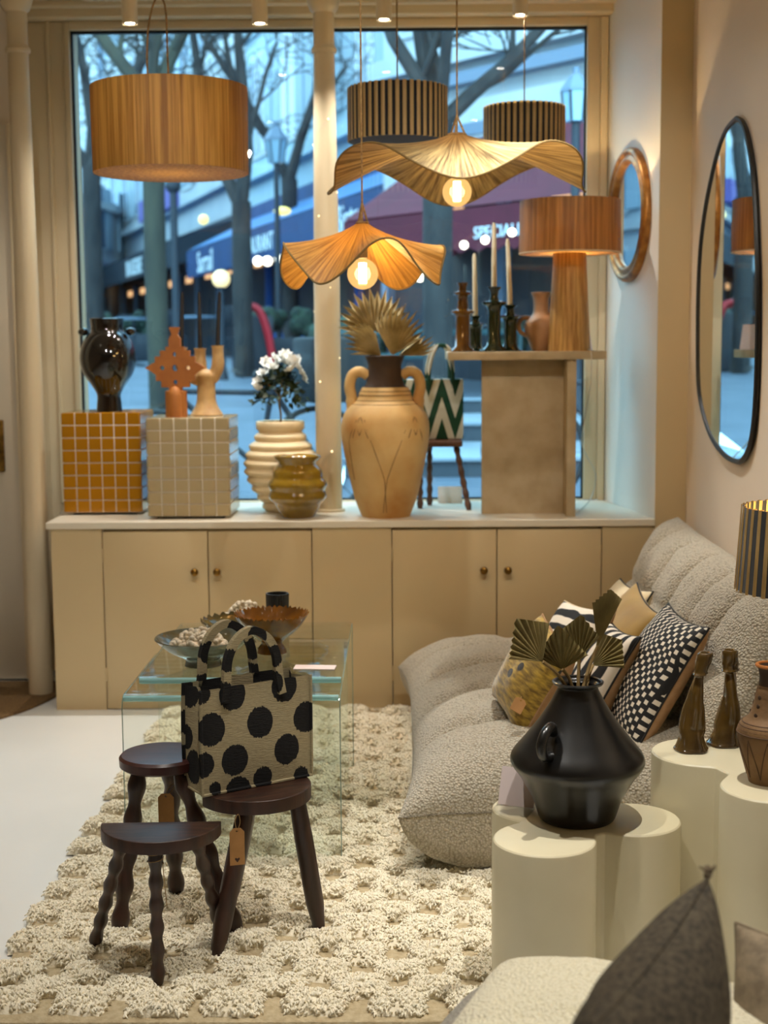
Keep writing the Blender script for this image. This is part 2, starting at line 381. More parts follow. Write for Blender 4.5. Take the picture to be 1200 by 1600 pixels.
def prism(pts, z0, z1, bev=0):
    bm = bmesh.new(); b = [bm.verts.new((x, y, z0)) for x, y in pts]; fc = bm.faces.new(b)
    ex = bmesh.ops.extrude_face_region(bm, geom=[fc]); bmesh.ops.translate(bm, vec=(0, 0, z1 - z0), verts=[g for g in ex['geom'] if isinstance(g, bmesh.types.BMVert)])
    bmesh.ops.recalc_face_normals(bm, faces=bm.faces)
    if bev:
        ed = [e for e in bm.edges if abs(e.verts[0].co.z - z1) < 1e-6 and abs(e.verts[1].co.z - z1) < 1e-6]
        bmesh.ops.bevel(bm, geom=ed, offset=bev, segments=3, affect='EDGES', profile=.5)
    bm.verts.index_update(); r = ([tuple(v.co) for v in bm.verts], [tuple(v.index for v in f.verts) for f in bm.faces]); bm.free(); return r
def grid(fn, nu, nv, wrap=False):
    v = []; f = []; uv = []
    for j in range(nv + 1):
        for i in range(nu if wrap else nu + 1):
            u = i / nu; q = j / nv; v.append(tuple(fn(u, q))); uv.append((u, q))
    W = nu if wrap else nu + 1
    for j in range(nv):
        for i in range(nu):
            k = (i + 1) % W if wrap else i + 1; f.append((j * W + i, j * W + k, (j + 1) * W + k, (j + 1) * W + i))
    return v, f, uv
def sphere(r, c=(0, 0, 0), seg=16, rings=10, sz=1):
    v, f, u = lathe([(r * math.sin(PI * i / rings), -r * math.cos(PI * i / rings) * sz) for i in range(rings + 1)], seg)
    return [(x + c[0], y + c[1], z + c[2]) for x, y, z in v], f
def xf(vf, M): return [tuple(M @ Vector(p)) for p in vf[0]], vf[1]
def flat_shape(outlines, depth, bev=0):     # 2D outlines in XZ (first solid, rest holes), extruded along Y
    cu = bpy.data.curves.new('shape', 'CURVE'); cu.dimensions = '2D'; cu.fill_mode = 'BOTH'; cu.extrude = depth / 2; cu.bevel_depth = bev
    for o in outlines:
        sp = cu.splines.new('POLY'); sp.points.add(len(o) - 1); sp.use_cyclic_u = True
        for q, (x, z) in zip(sp.points, o): q.co = (x, z, 0, 1)
    ob = bpy.data.objects.new('shape', cu); COL.objects.link(ob); dg = bpy.context.evaluated_depsgraph_get(); dg.update()
    me = bpy.data.meshes.new_from_object(ob.evaluated_get(dg)); r = ([(v.co.x, -v.co.z, v.co.y) for v in me.vertices], [tuple(p.vertices) for p in me.polygons])
    bpy.data.objects.remove(ob); bpy.data.meshes.remove(me); return r
def text_shape(s, size, depth=.01):
    cu = bpy.data.curves.new('txt', 'FONT'); cu.body = s; cu.size = size; cu.extrude = depth / 2; cu.align_x = 'CENTER'; cu.align_y = 'CENTER'; cu.resolution_u = 3
    ob = bpy.data.objects.new('txt', cu); COL.objects.link(ob); dg = bpy.context.evaluated_depsgraph_get(); dg.update()
    me = bpy.data.meshes.new_from_object(ob.evaluated_get(dg)); r = ([(v.co.x, -v.co.z, v.co.y) for v in me.vertices], [tuple(p.vertices) for p in me.polygons])
    bpy.data.objects.remove(ob); bpy.data.meshes.remove(me); return r
def circ(cx, cz, r, n=16): return [(cx + r * math.cos(2 * PI * i / n), cz + r * math.sin(2 * PI * i / n)) for i in range(n)]
def nz(x, y, z, s): return noise.noise(Vector((x * s, y * s, z * s)))
def lamp(name, kind, energy, color, parent, loc, rad=.03, **kw):
    ld = bpy.data.lights.new(name, kind); ld.energy = energy; ld.color = color; ld.shadow_soft_size = rad
    for k, v in kw.items(): setattr(ld, k, v)
    return link(name, ld, parent, loc)
# ================================================================== THE ROOM
YC = 5.723            # cabinet front
YW = 6.46             # window plane
CT = .79              # counter top
CEIL = 3.0
WX = 1.165            # right wall
struct('floor', box(-3.6, WX, -2.6, 6.7, -.1, 0), 'floor_paint')
struct('ceiling', box(-3.6, 1.6, -2.6, 6.7, CEIL, CEIL + .1), 'ceiling_paint')
struct('wall_right', box(WX, WX + .15, -2.6, YC + .02, 0, CEIL), 'wall_paint')
struct('wall_back', box(-3.6, WX, -2.75, -2.6, 0, CEIL), 'wall_paint')
struct('wall_left', box(-3.75, -3.6, -2.6, 6.7, 0, CEIL), 'wall_paint')
struct('wall_reveal', prism([(1.04, YC), (WX + .15, YC), (WX + .15, 6.7), (.93, 6.7), (.935, YW)], 0, CEIL), 'reveal_paint')
struct('wall_pillar', box(1.0405, WX, YC - .006, YC, 0, CEIL), 'cabinet_paint')
# window wall: sill wall below, head above, sides
struct('wall_window_sill', box(-1.66, .95, YW + .02, YW + .2, 0, CT - .03), 'wall_paint')
struct('wall_window_head', box(-1.66, .95, YW - .01, YW + .2, 2.935, CEIL), 'trim_paint')
struct('wall_window_side', box(-1.70, -1.468, YW - .01, YW + .2, 0, CEIL), 'trim_paint')
struct('wall_entry', box(-3.6, -1.66, 6.30, 6.45, 0, CEIL), 'wall_paint')
struct('trim_1', box(-1.56, -1.545, YW - .025, YW - .005, CT, 2.95, .004), 'trim_paint')
struct('trim_2', box(-1.70, .95, YW - .09, YW - .005, 2.938, CEIL, .008), 'trim_paint')
struct('trim_3', box(-1.72, 1.03, YW - .14, YW - .09, 2.975, CEIL, .006), 'trim_paint')
struct('trim_4', box(.901, .935, YW - .035, YW, CT, 2.935, .004), 'trim_paint')
# window with frame and two panes
win = thing('window_1', 'wide shop window in a cream frame behind the counter', 'window', (0, YW, CT)); win['kind'] = 'structure'; del win['category']
for nm, b in (('frame_side', box(-1.48, -1.455, -.03, .05, 0, 2.145, .004)), ('frame_side', box(.842, .90, -.03, .05, 0, 2.145, .004)), ('frame_head', box(-1.4545, .8415, -.029, .05, 2.11, 2.146, .004)), ('frame_foot', box(-1.4545, .8415, -.029, .05, -.02, .004, .002))):
    part(nm, b, 'trim_paint', win)
gk = MB()
for b in (box(-1.456, -1.446, .0, .02, 0, 2.11), box(.834, .844, .0, .02, 0, 2.11), box(-1.456, .844, .0, .02, 2.098, 2.112), box(-1.456, .844, 0, .02, 0, .012), box(-.335, -.325, .0, .02, 0, 2.11)): gk.add(*b)
part('gasket', gk, 'dark_gasket', win)
part('pane', box(-1.452, -.33, .008, .014, 0, 2.108), 'window_glass', win, smooth=False)
part('pane', box(-.33, .84, .008, .014, 0, 2.108), 'window_glass', win, smooth=False)
# plaster ornament on the ceiling edge (rows of little leaves)
for k, (xa, xb) in enumerate(((-1.35, -.50), (-.02, .62))):
    orn = thing('ceiling_ornament', ('plaster relief band on the ceiling above the raffia drum' if k == 0 else 'plaster relief band on the ceiling above the striped drums'), 'ornament', ((xa + xb) / 2, 6.12, CEIL), group='plaster relief bands')
    part('band', box(-(xb - xa) / 2, (xb - xa) / 2, -.14, .14, -.02, 0, .008), 'ceiling_paint', orn)
    lv = mesh('relief_leaf', sphere(.016, seg=8, rings=5, sz=.6), 'ceiling_paint')
    nx = int((xb - xa) / .034)
    for i in range(nx):
        for j in range(4): link('relief_leaf', lv, orn, (-(xb - xa) / 2 + .02 + i * .034 + (j % 2) * .017, -.11 + j * .07, -.02), (0, 0, j))
# entry: door, doormat
dr = thing('door_1', 'cream entrance door beside the white column', 'door', (-2.15, 6.30, 0)); dr['kind'] = 'structure'; del dr['category']
DT = at(12, 195, 6.25).z
part('door_leaf', box(-.45, .455, -.06, 0, .01, DT, .004), 'door_paint', dr)
part('door_edge', box(.455, .478, -.075, 0, .01, DT, .006), 'trim_paint', dr)
pl = at(-6, 697, 6.23)
part('lock_plate', box(pl.x + 2.15 - .03, pl.x + 2.15 + .035, -.075, -.055, pl.z - .115, pl.z + .115, .004), 'brass', dr, label='dark brass lock plate')
part('lock_barrel', lathe([(.012, 0), (.012, .012), (0.001, .014)], 12), 'brass', dr, (pl.x + 2.15, -.075, pl.z - .06), (R(90), 0, 0))
mat_pts = [(-2.02 + .555 * math.cos(a), 6.2 + .88 * math.sin(a)) for a in [PI + PI * i / 40 for i in range(41)]]
tag(part('doormat', prism(mat_pts, 0, .010), 'coir', smooth=False), 'brown coir doormat with a curved edge at the entrance', 'doormat')

# columns
def column(name, label, x, y, z0, rb, rt, sill=False):
    t = thing(name, label, 'column', (x, y, z0)); H = CEIL - z0; k = 2.745 - z0
    prof = [(rb * 1.0, 0), (rb, k - .02)]
    part('shaft', lathe([(rb, 0), (rb * .995, k * .5), (rt, k)], 32), 'trim_paint', t)
    part('necking_ring', lathe([(rt, k - .035), (rt + .008, k - .03), (rt + .010, k - .018), (rt + .004, k - .008), (rt, k)], 32), 'trim_paint', t)
    part('capital', lathe([(rt, k), (rt, k + .13), (rt + .012, k + .14), (rt + .02, k + .16), (rt + .028, k + .19), (rt + .03, k + .20), (rt + .03, H)], 32), 'trim_paint', t)
    if sill: part('foot_ring', lathe([(rb + .012, 0), (rb + .012, .008), (rb, .012)], 32), 'trim_paint', t)
    return t
c0 = column('cast_iron_column', 'slim white column standing on the counter before the window', -.305, 6.06, CT, .056, .044, True)
column('cast_iron_column', 'slim white column beside the entrance door', -1.568, 5.99, 0, .052, .042)
# fairy lights round the counter column
fl = thing('fairy_lights', 'thin string of fairy lights wound round the counter column', 'string lights', (-.305, 6.06, CT))
pts = []
for i in range(160):
    a = i * .2 + .6; z = .02 + 1.75 * i / 159; r = .0585 - .012 * z / 1.95
    pts.append((r * math.cos(a), r * math.sin(a), z))
part('wire', tube(pts, .0007, 5), 'wire', fl)
fb = mesh('bulb', sphere(.004, seg=8, rings=6), 'fairy')
for i in range(4, 160, 9): link('bulb', fb, fl, pts[i])

# counter, cabinets
wt = tag(part('worktop', prism([(-1.452, YC - .012), (1.04, YC - .012), (1.04, YC), (.937, YW - .032), (-1.478, YW - .032), (-1.478, 6.06), (-1.452, 6.0)], CT - .028, CT, .004), 'worktop_paint', smooth=False), 'long cream worktop below the shop window', 'worktop')
xs = [-1.438, -1.225, -.79, -.362, -.034, .397, .826, 1.04]
fi = 5
for a, b in ((0, 1), (3, 4), (6, 7)):
    struct(f'trim_{fi}', box(xs[a] + .0015, xs[b] - .0015, YC, YC + .02, .0, CT - .03, .001), 'cabinet_paint'); fi += 1
def cabinet(x0, xm, x1, label, knobs):
    t = thing('base_cabinet', label, 'cabinet', ((x0 + x1) / 2, YC, 0)); ox = (x0 + x1) / 2
    part('carcass', box(x0 - ox + .003, x1 - ox - .003, .022, .6, .0, CT - .032), 'cabinet_paint', t, smooth=False)
    for (a, b), kx in zip(((x0, xm), (xm, x1)), knobs):
        d = part('door', box(a - ox + .0025, b - ox - .0025, 0, .02, .004, CT - .042, .0015), 'cabinet_paint', t)
        part('knob', lathe([(.006, 0), (.006, .012), (.013, .016), (.0165, .024), (.0155, .031), (.009, .036), (.001, .037)], 20), 'brass', d, (kx - ox, 0, .582), (R(90), 0, 0), label='round brass knob')
    h = MB()
    for xe in (x0 + .004, x1 - .004):
        for z in (.12, .62): h.add(*box(xe - ox - .004, xe - ox + .002, -.004, .004, z, z + .06, .001))
    part('hinge', h, 'cabinet_paint', t)
cabinet(xs[1], xs[2], xs[3], 'cream two-door base cabinet below the tiled cubes', (-.844, -.752))
cabinet(xs[4], xs[5], xs[6], 'cream two-door base cabinet below the stone console', (.343, .441))

# ================================================================== CEILING SPOTS
def spot(x, y, zb, label, group=None, energy=SPOT_W, size=95, aim=None):
    t = thing('ceiling_spotlight', label, 'spotlight', (x, y, zb), group=group); Ln = CEIL - zb
    part('housing', lathe([(.026, .004), (.030, .0), (.032, .004), (.032, Ln)], 24), 'spot_body', t)
    part('lens', lathe([(.025, .006), (.018, .004), (.001, .003)], 20), 'spot_glow', t)
    lo_ = lamp('light', 'SPOT', energy, SPOT_COL, t, (0, 0, -.004), .018, spot_size=R(size), spot_blend=.8)
    if aim:
        lo_.rotation_euler = (Vector(aim) - Vector((x, y, zb))).to_track_quat('-Z', 'Y').to_euler(); lo_.location = (Vector(aim) - Vector((x, y, zb))).normalized() * .04
    return t
for (sx, sy, lab) in ((203, 38, 'cylinder ceiling spotlight above the raffia drum pendant'), (406, 38, 'cylinder ceiling spotlight left of the counter column'), (600, 32, 'cylinder ceiling spotlight right of the counter column'), (813, 25, 'cylinder ceiling spotlight above the smaller striped drum')):
    p = at(sx, sy, 5.92); spot(p.x, p.y, p.z, lab, 'window bay spotlights', energy=SPOT_W * .45)
for x, y, e in ((-1.9, 4.6, .6), (-.75, 4.5, .75), (.45, 4.5, 1.3), (-1.5, 3.1, .5), (-.3, 2.7, .95), (.60, 2.85, 1.45), (-1.2, 1.0, 1), (.5, 1.2, .9)):  # unseen spotlights added to light floor, rug, sofa and plinths
    spot(x, y, 2.80, 'unseen ceiling spotlight added to light the room', 'added room spotlights', energy=SPOT_W * e, size=66)
for x, y, ax, e in ((-1.0, 3.3, -.95, .55), (.0, 3.4, -.2, .45), (.75, 3.4, .55, .5)):  # unseen tilted spotlights added to brighten drum, counter and cabinets
    spot(x, y, 2.80, 'unseen ceiling spotlight added to light the room', 'added room spotlights', energy=SPOT_W * e, size=58, aim=(ax, 5.9, 1.35))

# ================================================================== PENDANTS
def shell(r0, r1, h, t=.004, seg=64):      # open drum: outer then inner wall
    return lathe([(r0 - t, 0), (r0, .0), (r1, h), (r1 - t, h), (r0 - t, 0)], seg)
p = at(266, 205, 5.2); dh = px(127, 5.2); drr = px(118, 5.2)
t = thing('drum_pendant', 'large honey-coloured raffia drum pendant before the left window pane', 'pendant lamp', (p.x, p.y, p.z - dh / 2))
part('shade', shell(drr, drr * 1.01, dh), 'raffia_drum', t)
part('spider', tube([(-drr, 0, dh - .03), (0, 0, dh - .03), (drr, 0, dh - .03)], .003, 6), 'steel', t)
part('lamp_holder', lathe([(.001, -.06), (.02, -.06), (.022, 0), (.012, .03), (.001, .03)], 16), 'steel', t, (0, 0, dh - .03))
lamp('bulb_light', 'POINT', 1.8, BULB_COL, t, (0, 0, dh - .14), .03)
zt = p.z - dh / 2
q1, q2 = at(232, 132, 5.2) - Vector((p.x, p.y, zt)), at(262, 132, 5.2) - Vector((p.x, p.y, zt))
lp = [(q1.x, 0, q1.z - .02), (q1.x - .003, 0, q1.z + .08), (q1.x + .005, 0, q1.z + .2), (q1.x + .03, 0, q1.z + .29), (q1.x + .055, 0, q1.z + .30), (q2.x, 0, q2.z + .25), (q2.x + .002, 0, q2.z + .1), (0, 0, dh - .01)]
part('cord', tube(cr([tuple(v) for v in lp], 6), .0035, 7), 'jute_cord', t)
part('suspension_wire', tube([(q1.x + .045, 0, q1.z + .30), (q1.x + .045, 0, CEIL - zt)], .002, 6), 'jute_cord', t)
def striped_drum(label, pxc, pyt, pyb, Y, rpx, n, group):
    c = at(pxc, (pyt + pyb) / 2, Y); r = px(rpx, Y); h = px(pyb - pyt, Y)
    t = thing('striped_drum_pendant', label, 'pendant lamp', (c.x, c.y, c.z - h / 2), group=group)
    part('shade', shell(r, r, h, .003, 72), 'fabric_black', t)
    a = 2 * PI / n * .27; st = mesh('cord_stripe', grid(lambda u, v: ((r + .0015 + .0022 * math.sin(PI * u)) * math.cos(a * (2 * u - 1)), (r + .0015 + .0022 * math.sin(PI * u)) * math.sin(a * (2 * u - 1)), -.002 + (h + .004) * v), 4, 2), 'cord_beige')
    sti = mesh('cord_stripe', grid(lambda u, v: ((r - .0045) * math.cos(a * (1 - 2 * u)), (r - .0045) * math.sin(a * (1 - 2 * u)), -.002 + (h + .004) * v), 2, 1), 'cord_beige')
    for i in range(n):
        link('cord_stripe', st, t, rot=(0, 0, 2 * PI * i / n)); link('cord_stripe', sti, t, rot=(0, 0, 2 * PI * i / n))
    part('spider', tube([(-r, 0, h - .01), (0, 0, h - .01), (r, 0, h - .01)], .002, 6), 'steel', t)
    part('lamp_holder', lathe([(.001, -.05), (.018, -.05), (.02, 0), (.01, .03), (.001, .03)], 14), 'steel', t, (0, 0, h - .01))
    lamp('bulb_light', 'POINT', .9, BULB_COL, t, (0, 0, h - .10), .03)
    part('cord', tube([(0, 0, h), (0, 0, CEIL - (c.z - h / 2))], .003, 7), 'jute_cord', t)
    return t, r, h
G2 = 'striped drum pendants in the window'
striped_drum('black and beige striped drum pendant next to the counter column', 621, 141, 219, 5.5, 75, 44, G2)
striped_drum('smaller striped drum pendant hanging nearest the window reveal', 819, 170, 240, 5.9, 61, 40, G2)
def wavy(label, pc, Y, hub_y, R_, zh, zm, amp, ph, mat, bulb_y, n=4, watts=12):
    c = at(pc, hub_y, Y); x, y = c.x, c.y
    t = thing('wavy_raffia_pendant', label, 'pendant lamp', (x, y, zm), group='wavy raffia pendants')
    top = zh - zm
    def fn(u, v, off=0):
        th = 2 * PI * u; s = .07 + .93 * v; rr = R_ * s * (1 + .03 * math.sin(9 * th) * v)
        z = top * (1 - s ** .85) + amp * math.cos(n * (th - ph)) * s ** 1.7 + off
        return (rr * math.cos(th), rr * math.sin(th), z)
    part('shade', grid(fn, 128, 16, True), mat, t)
    part('rim_wire', tube([fn(i / 128, 1) for i in range(128)], .0035, 6, closed=True), 'stem_olive', t)
    part('hub_ring', tube([(.07 * R_ * math.cos(a * PI / 12), .07 * R_ * math.sin(a * PI / 12), top * (1 - .07 ** .85) + .002) for a in range(24)], .004, 6, closed=True), 'jute_cord', t)
    loop = MB()
    for a in (.3, .3 + PI * .66, .3 + PI * 1.33):
        loop.add(*tube([(.07 * R_ * math.cos(a), .07 * R_ * math.sin(a), top * .9), (0, 0, top + .05)], .0035, 6)[:2])
    part('hanger', loop, 'jute_cord', t)
    part('cord', tube([(0, 0, top * .9), (0, 0, CEIL - zm)], .003, 7), 'jute_cord', t)
    bz = at(pc, bulb_y, Y).z - zm
    part('lamp_holder', lathe([(.001, 0), (.016, 0), (.018, .05), (.01, .06), (.001, .06)], 14), 'steel', t, (0, 0, bz + .05))
    part('cord_drop', tube([(0, 0, bz + .10), (0, 0, top * .95)], .003, 6), 'jute_cord', t)
    b = part('bulb', sphere(.05, seg=24, rings=16), 'bulb_glass', t, (0, 0, bz))
    part('filament', tube([(0, 0, -.03), (0, 0, .035)], .013, 10), 'filament', b)
    lamp('bulb_light', 'POINT', watts, BULB_COL, b, (0, 0, 0), .03)
wavy('wide wavy pale raffia pendant with a glowing globe bulb', 714, 4.9, 220, .435, 2.222, 2.080, .064, R(-90) + PI / 4, 'raffia_wave', 300)
wavy('smaller wavy golden raffia pendant hanging above the big amphora', 566, 4.6, 350, .262, 1.905, 1.757, .068, R(-90 + 18), 'raffia_wave_gold', 428)

# ================================================================== ON THE COUNTER
def tiled_cube(label, x0, x1, y0, d, h, nc, nr, tile):
    W = x1 - x0
    t = thing('tiled_cube', label, 'plinth', ((x0 + x1) / 2, y0, CT), group='tiled display cubes'); e = .006
    part('foot_plinth', box(-W / 2 + .03, W / 2 - .03, .03, d - .03, 0, .012), 'street_dark', t)
    part('grout_body', box(-W / 2 + .002, W / 2 - .002, .002, d - .002, .011, h - .002, .002), 'grout', t)
    g = .0022; cw = W / nc; rh = (h - .011) / nr; nd = max(1, round(d / cw)); cdp = d / nd
    tm = mesh('tile', box(-cw / 2 + g, cw / 2 - g, -.0045, 0, -rh / 2 + g, rh / 2 - g, .0012, 1), tile)
    ts = mesh('tile', box(-.0045, 0, -cdp / 2 + g, cdp / 2 - g, -rh / 2 + g, rh / 2 - g, .0012, 1), tile)
    tt = mesh('tile', box(-cw / 2 + g, cw / 2 - g, -cdp / 2 + g, cdp / 2 - g, 0, .0045, .0012, 1), tile)
    for i in range(nc):
        for j in range(nr): link('tile', tm, t, (-W / 2 + (i + .5) * cw, .0025, .011 + (j + .5) * rh))
        for k in range(nd): link('tile', tt, t, (-W / 2 + (i + .5) * cw, (k + .5) * cdp, h - .0045))
    for k in range(nd):
        for j in range(nr):
            link('tile', ts, t, (W / 2 + .0022, (k + .5) * cdp, .011 + (j + .5) * rh))
            link('tile', ts, t, (-W / 2 + .0022, (k + .5) * cdp, .011 + (j + .5) * rh))
    return h + CT
ycz = tiled_cube('mustard yellow tiled cube standing under the black urn', -1.431, -1.099, 5.955, .33, .437, 6, 8, 'tile_yellow')
wcz = tiled_cube('beige tiled cube standing under the terracotta cross', -1.044, -.704, 5.800, .33, .42, 6, 8, 'tile_beige')
# black urn with knobs
Yk = 6.10; s = Yk / FPX; c = at(171, 640, Yk)
t = thing('black_urn', 'glossy black footed urn with two knobs on the yellow cube', 'urn', (c.x, Yk, ycz))
part('body', vessel([(20 * s, 0), (19 * s, 12 * s), (18.5 * s, 26 * s), (26 * s, 40 * s), (39 * s, 60 * s), (43.5 * s, 80 * s), (41 * s, 98 * s), (33 * s, 115 * s), (25 * s, 124 * s), (24.5 * s, 132 * s), (26 * s, 143 * s)], .008, sm=4), 'black_glaze', t)
for sg in (-1, 1): part('knob', sphere(8.5 * s, seg=14, rings=8, sz=.75), 'black_glaze', t, (sg * 37 * s, 0, 123 * s))
# terracotta cross candle holder
Yk = 5.90; s = Yk / FPX; c = at(276, 645, Yk)
t = thing('cross_candle_holder', 'orange terracotta stepped cross candle holder on the beige cube', 'candle holder', (c.x, Yk, wcz))
def stair(a):  # right half upper quadrant steps mirrored
    q = [(10, 34), (10, 46), (22, 46), (22, 56), (30, 56), (30, 65), (36, 70), (47, 76), (36, 83), (31, 85), (31, 94), (23, 94), (23, 103), (14, 103), (14, 109), (9, 109), (9, 121), (4.5, 128), (7.5, 136), (7.5, 139)]
    return [(x * s, z * s) for x, z in q] + [(-x * s, z * s) for x, z in reversed(q)]
part('cross', flat_shape([stair(0), circ(0, 76 * s, 5 * s), circ(0, 97 * s, 3.6 * s), circ(0, 54 * s, 3.6 * s), circ(-20 * s, 76 * s, 3.6 * s), circ(20 * s, 76 * s, 3.6 * s)], .03), 'terracotta', t, (0, .0, 0), smooth=False)
part('foot', lathe([(17 * s, 0), (17 * s, 40 * s), (15 * s, 41 * s), (.001, 41 * s)], 28), 'terracotta', t, (0, 0, 0))
part('arch_boss', lathe([(11 * s, 0), (11 * s, 34 * s), (9 * s, 41 * s), (5 * s, 46 * s), (.001, 48 * s)], 20), 'terracotta', t, (0, -10 * s, 0))
# branched beige holder + black tapers
Yk = 6.02; s = Yk / FPX; c = at(323, 643, Yk)
t = thing('branched_candle_holder', 'pale clay branched candle holder with open arms on the beige cube', 'candle holder', (c.x, Yk, wcz))
part('base', lathe([(.001, 0), (24 * s, 0), (24 * s, 4 * s), (19 * s, 12 * s), (15 * s, 24 * s), (14.5 * s, 50 * s), (16 * s, 62 * s), (10 * s, 70 * s), (.001, 72 * s)], 28, 3), 'bisque', t)
arms = [(19, 0, 108), (-9, 6, 104), (-38, 4, 106)]
for ax, ay, az in arms:
    part('arm', tube(cr([(0, 0, 52 * s), (ax * .65 * s, ay * s * .6, 62 * s), (ax * s, ay * s, 78 * s), (ax * s, ay * s, az * s)], 5), [11 * s] * 6 + [10 * s] * 6 + [9 * s] * 3 + [10.5 * s], 14), 'bisque', t)
tops = [(343, 456), (311, 456), (285, 456)]
for (ax, ay, az), (tx, ty), lab in zip(arms, tops, ('black taper candle in the right arm of the clay holder', 'leaning black taper candle in the middle of the clay holder', 'black taper candle rising behind the terracotta cross')):
    b = Vector((c.x + ax * s, Yk + ay * s, wcz + az * s - .01)); e = at(tx, ty, b.y)
    k = thing('taper_candle', lab, 'candle', b, group='black tapers'); d = e - b
    part('wax', tube([(0, 0, 0), d * .9, d], [.011, .008, .006], 12), 'black_wax', k); part('wick', tube([d, d * 1.04], .001, 5), 'frame_black', k)
# ribbed pots
def ribbed(zs, rf, nr, depth, base):
    out = []
    H = zs
    N = nr * 8
    for i in range(N + 1):
        q = i / N; r = rf(q); ph = q * nr; fr = ph - math.floor(ph)
        out.append((r + depth * (1 - abs(2 * fr - 1) ** 1.5) - depth * .5, q * H))
    return out
Yk = 6.07; s = Yk / FPX; c = at(440, 798, Yk)
lerp = lambda t_, P: next((a[1] + (b[1] - a[1]) * (t_ - a[0]) / (b[0] - a[0]) for a, b in zip(P, P[1:]) if t_ <= b[0]), P[-1][1])
prof = cr([(0, 26), (.1, 30), (.25, 42), (.45, 54), (.62, 56), (.8, 49), (.9, 41), (1, 36)], 5)
t = thing('beehive_pot', 'cream ribbed beehive pot holding the white flowering plant', 'pot', (c.x, Yk, CT))
body = ribbed(125 * s, lambda q: lerp(q, prof) * s, 9, 5 * s, 0)
part('body', lathe([(.001, 0)] + body + [(34 * s, 126 * s), (38 * s, 130 * s), (38 * s, 140 * s), (36 * s, 142 * s), (32 * s, 141 * s), (31 * s, 120 * s), (.001, 118 * s)], 48), 'cream_clay', t, angle=60)
part('soil', lathe([(31 * s, 132 * s), (.001, 134 * s)], 24), 'collar_brown', t)
pot_top = CT + 134 * s; potx, poty = c.x, Yk
# flowering plant in it
t = thing('flowering_plant', 'small bushy plant with white blossoms in the beehive pot', 'plant', (potx, poty, pot_top))
part('stem', tube(cr([(0, 0, -.03), (.003, 0, .05), (-.004, 0, .10), (.002, 0, .16)], 4), .0045, 7), 'stem_olive', t)
br = MB()
for i in range(9):
    a = i * .7; br.add(*tube(cr([(0, 0, .11 + .004 * i), (.04 * math.cos(a), .03 * math.sin(a), .17), (.09 * math.cos(a), .05 * math.sin(a), .17 + .05 * random.random())], 3), .0022, 5)[:2])
part('twigs', br, 'stem_olive', t)
lf = MB(); rnd = random.Random(3)
for i in range(230):
    a = rnd.uniform(0, 2 * PI); rad = rnd.uniform(.02, .115); zz = .165 + .075 * math.cos(rad / .115 * 1.5) - .075 * (rad / .115) ** 2 + rnd.uniform(-.03, .02)
    M = Matrix.Translation((rad * math.cos(a), rad * math.sin(a) * .7, zz)) @ Matrix.Rotation(rnd.uniform(0, 6.3), 4, 'Z') @ Matrix.Rotation(rnd.uniform(-1.2, 1.2), 4, 'X') @ Matrix.Rotation(rnd.uniform(-.8, .8), 4, 'Y')
    l, wd = rnd.uniform(.03, .05), rnd.uniform(.010, .016)
    lf.add([(0, 0, 0), (wd, l * .45, .003), (0, l, -.003), (-wd, l * .45, .003), (0, l * .5, -.001)], [(0, 1, 4), (1, 2, 4), (2, 3, 4), (3, 0, 4)], M)
lo = part('foliage', lf, 'leaf_green', t); lo['kind'] = 'stuff'
def blossom_mesh():
    b = MB()
    for ring, (n, r, tilt) in enumerate(((7, .021, .35), (6, .016, .8), (4, .010, 1.2))):
        for i in range(n):
            M = Matrix.Rotation(2 * PI * i / n + ring * .4, 4, 'Z') @ Matrix.Rotation(-tilt, 4, 'Y')
            b.add([(0, 0, 0), (r * .6, r * .42, .002), (r, 0, .004), (r * .6, -r * .42, .002)], [(0, 3, 2, 1)], M)
    return mesh('blossom', (b.v, b.f), 'petal')
bl = blossom_mesh()
for bx, by, bz in [(416, 568, 0), (428, 562, -.03), (412, 585, -.02), (405, 598, .0), (402, 610, -.01), (440, 560, -.04), (450, 562, -.02), (456, 566, -.05), (446, 556, .02), (462, 574, -.03), (468, 584, -.02), (472, 592, .0), (436, 570, .03), (465, 565, .03), (455, 580, -.06), (425, 576, -.05)]:
    g = at(bx, by, poty + bz); link('blossom', bl, t, (g.x - potx, g.y - poty, g.z - pot_top), (R(50 + random.uniform(-30, 30)), random.uniform(-.6, .6), random.uniform(0, 6)), 1.7)
# honey glazed ribbed vase
Yk = 5.85; s = Yk / FPX; c = at(466, 809, Yk); prof = cr([(0, 27), (.12, 29), (.3, 41), (.5, 45), (.7, 43), (.85, 37), (1, 32)], 5)
t = thing('ribbed_vase', 'honey yellow glazed ribbed vase in front of the beehive pot', 'vase', (c.x, Yk, CT))
body = ribbed(84 * s, lambda q: lerp(q, prof) * s, 4, 4.5 * s, 0)
part('body', lathe([(.001, 0)] + body + [(31 * s, 88 * s), (37 * s, 94 * s), (37 * s, 97 * s), (33 * s, 96 * s), (27 * s, 86 * s), (.001, 10 * s)], 48), 'honey_glaze', t, angle=60)
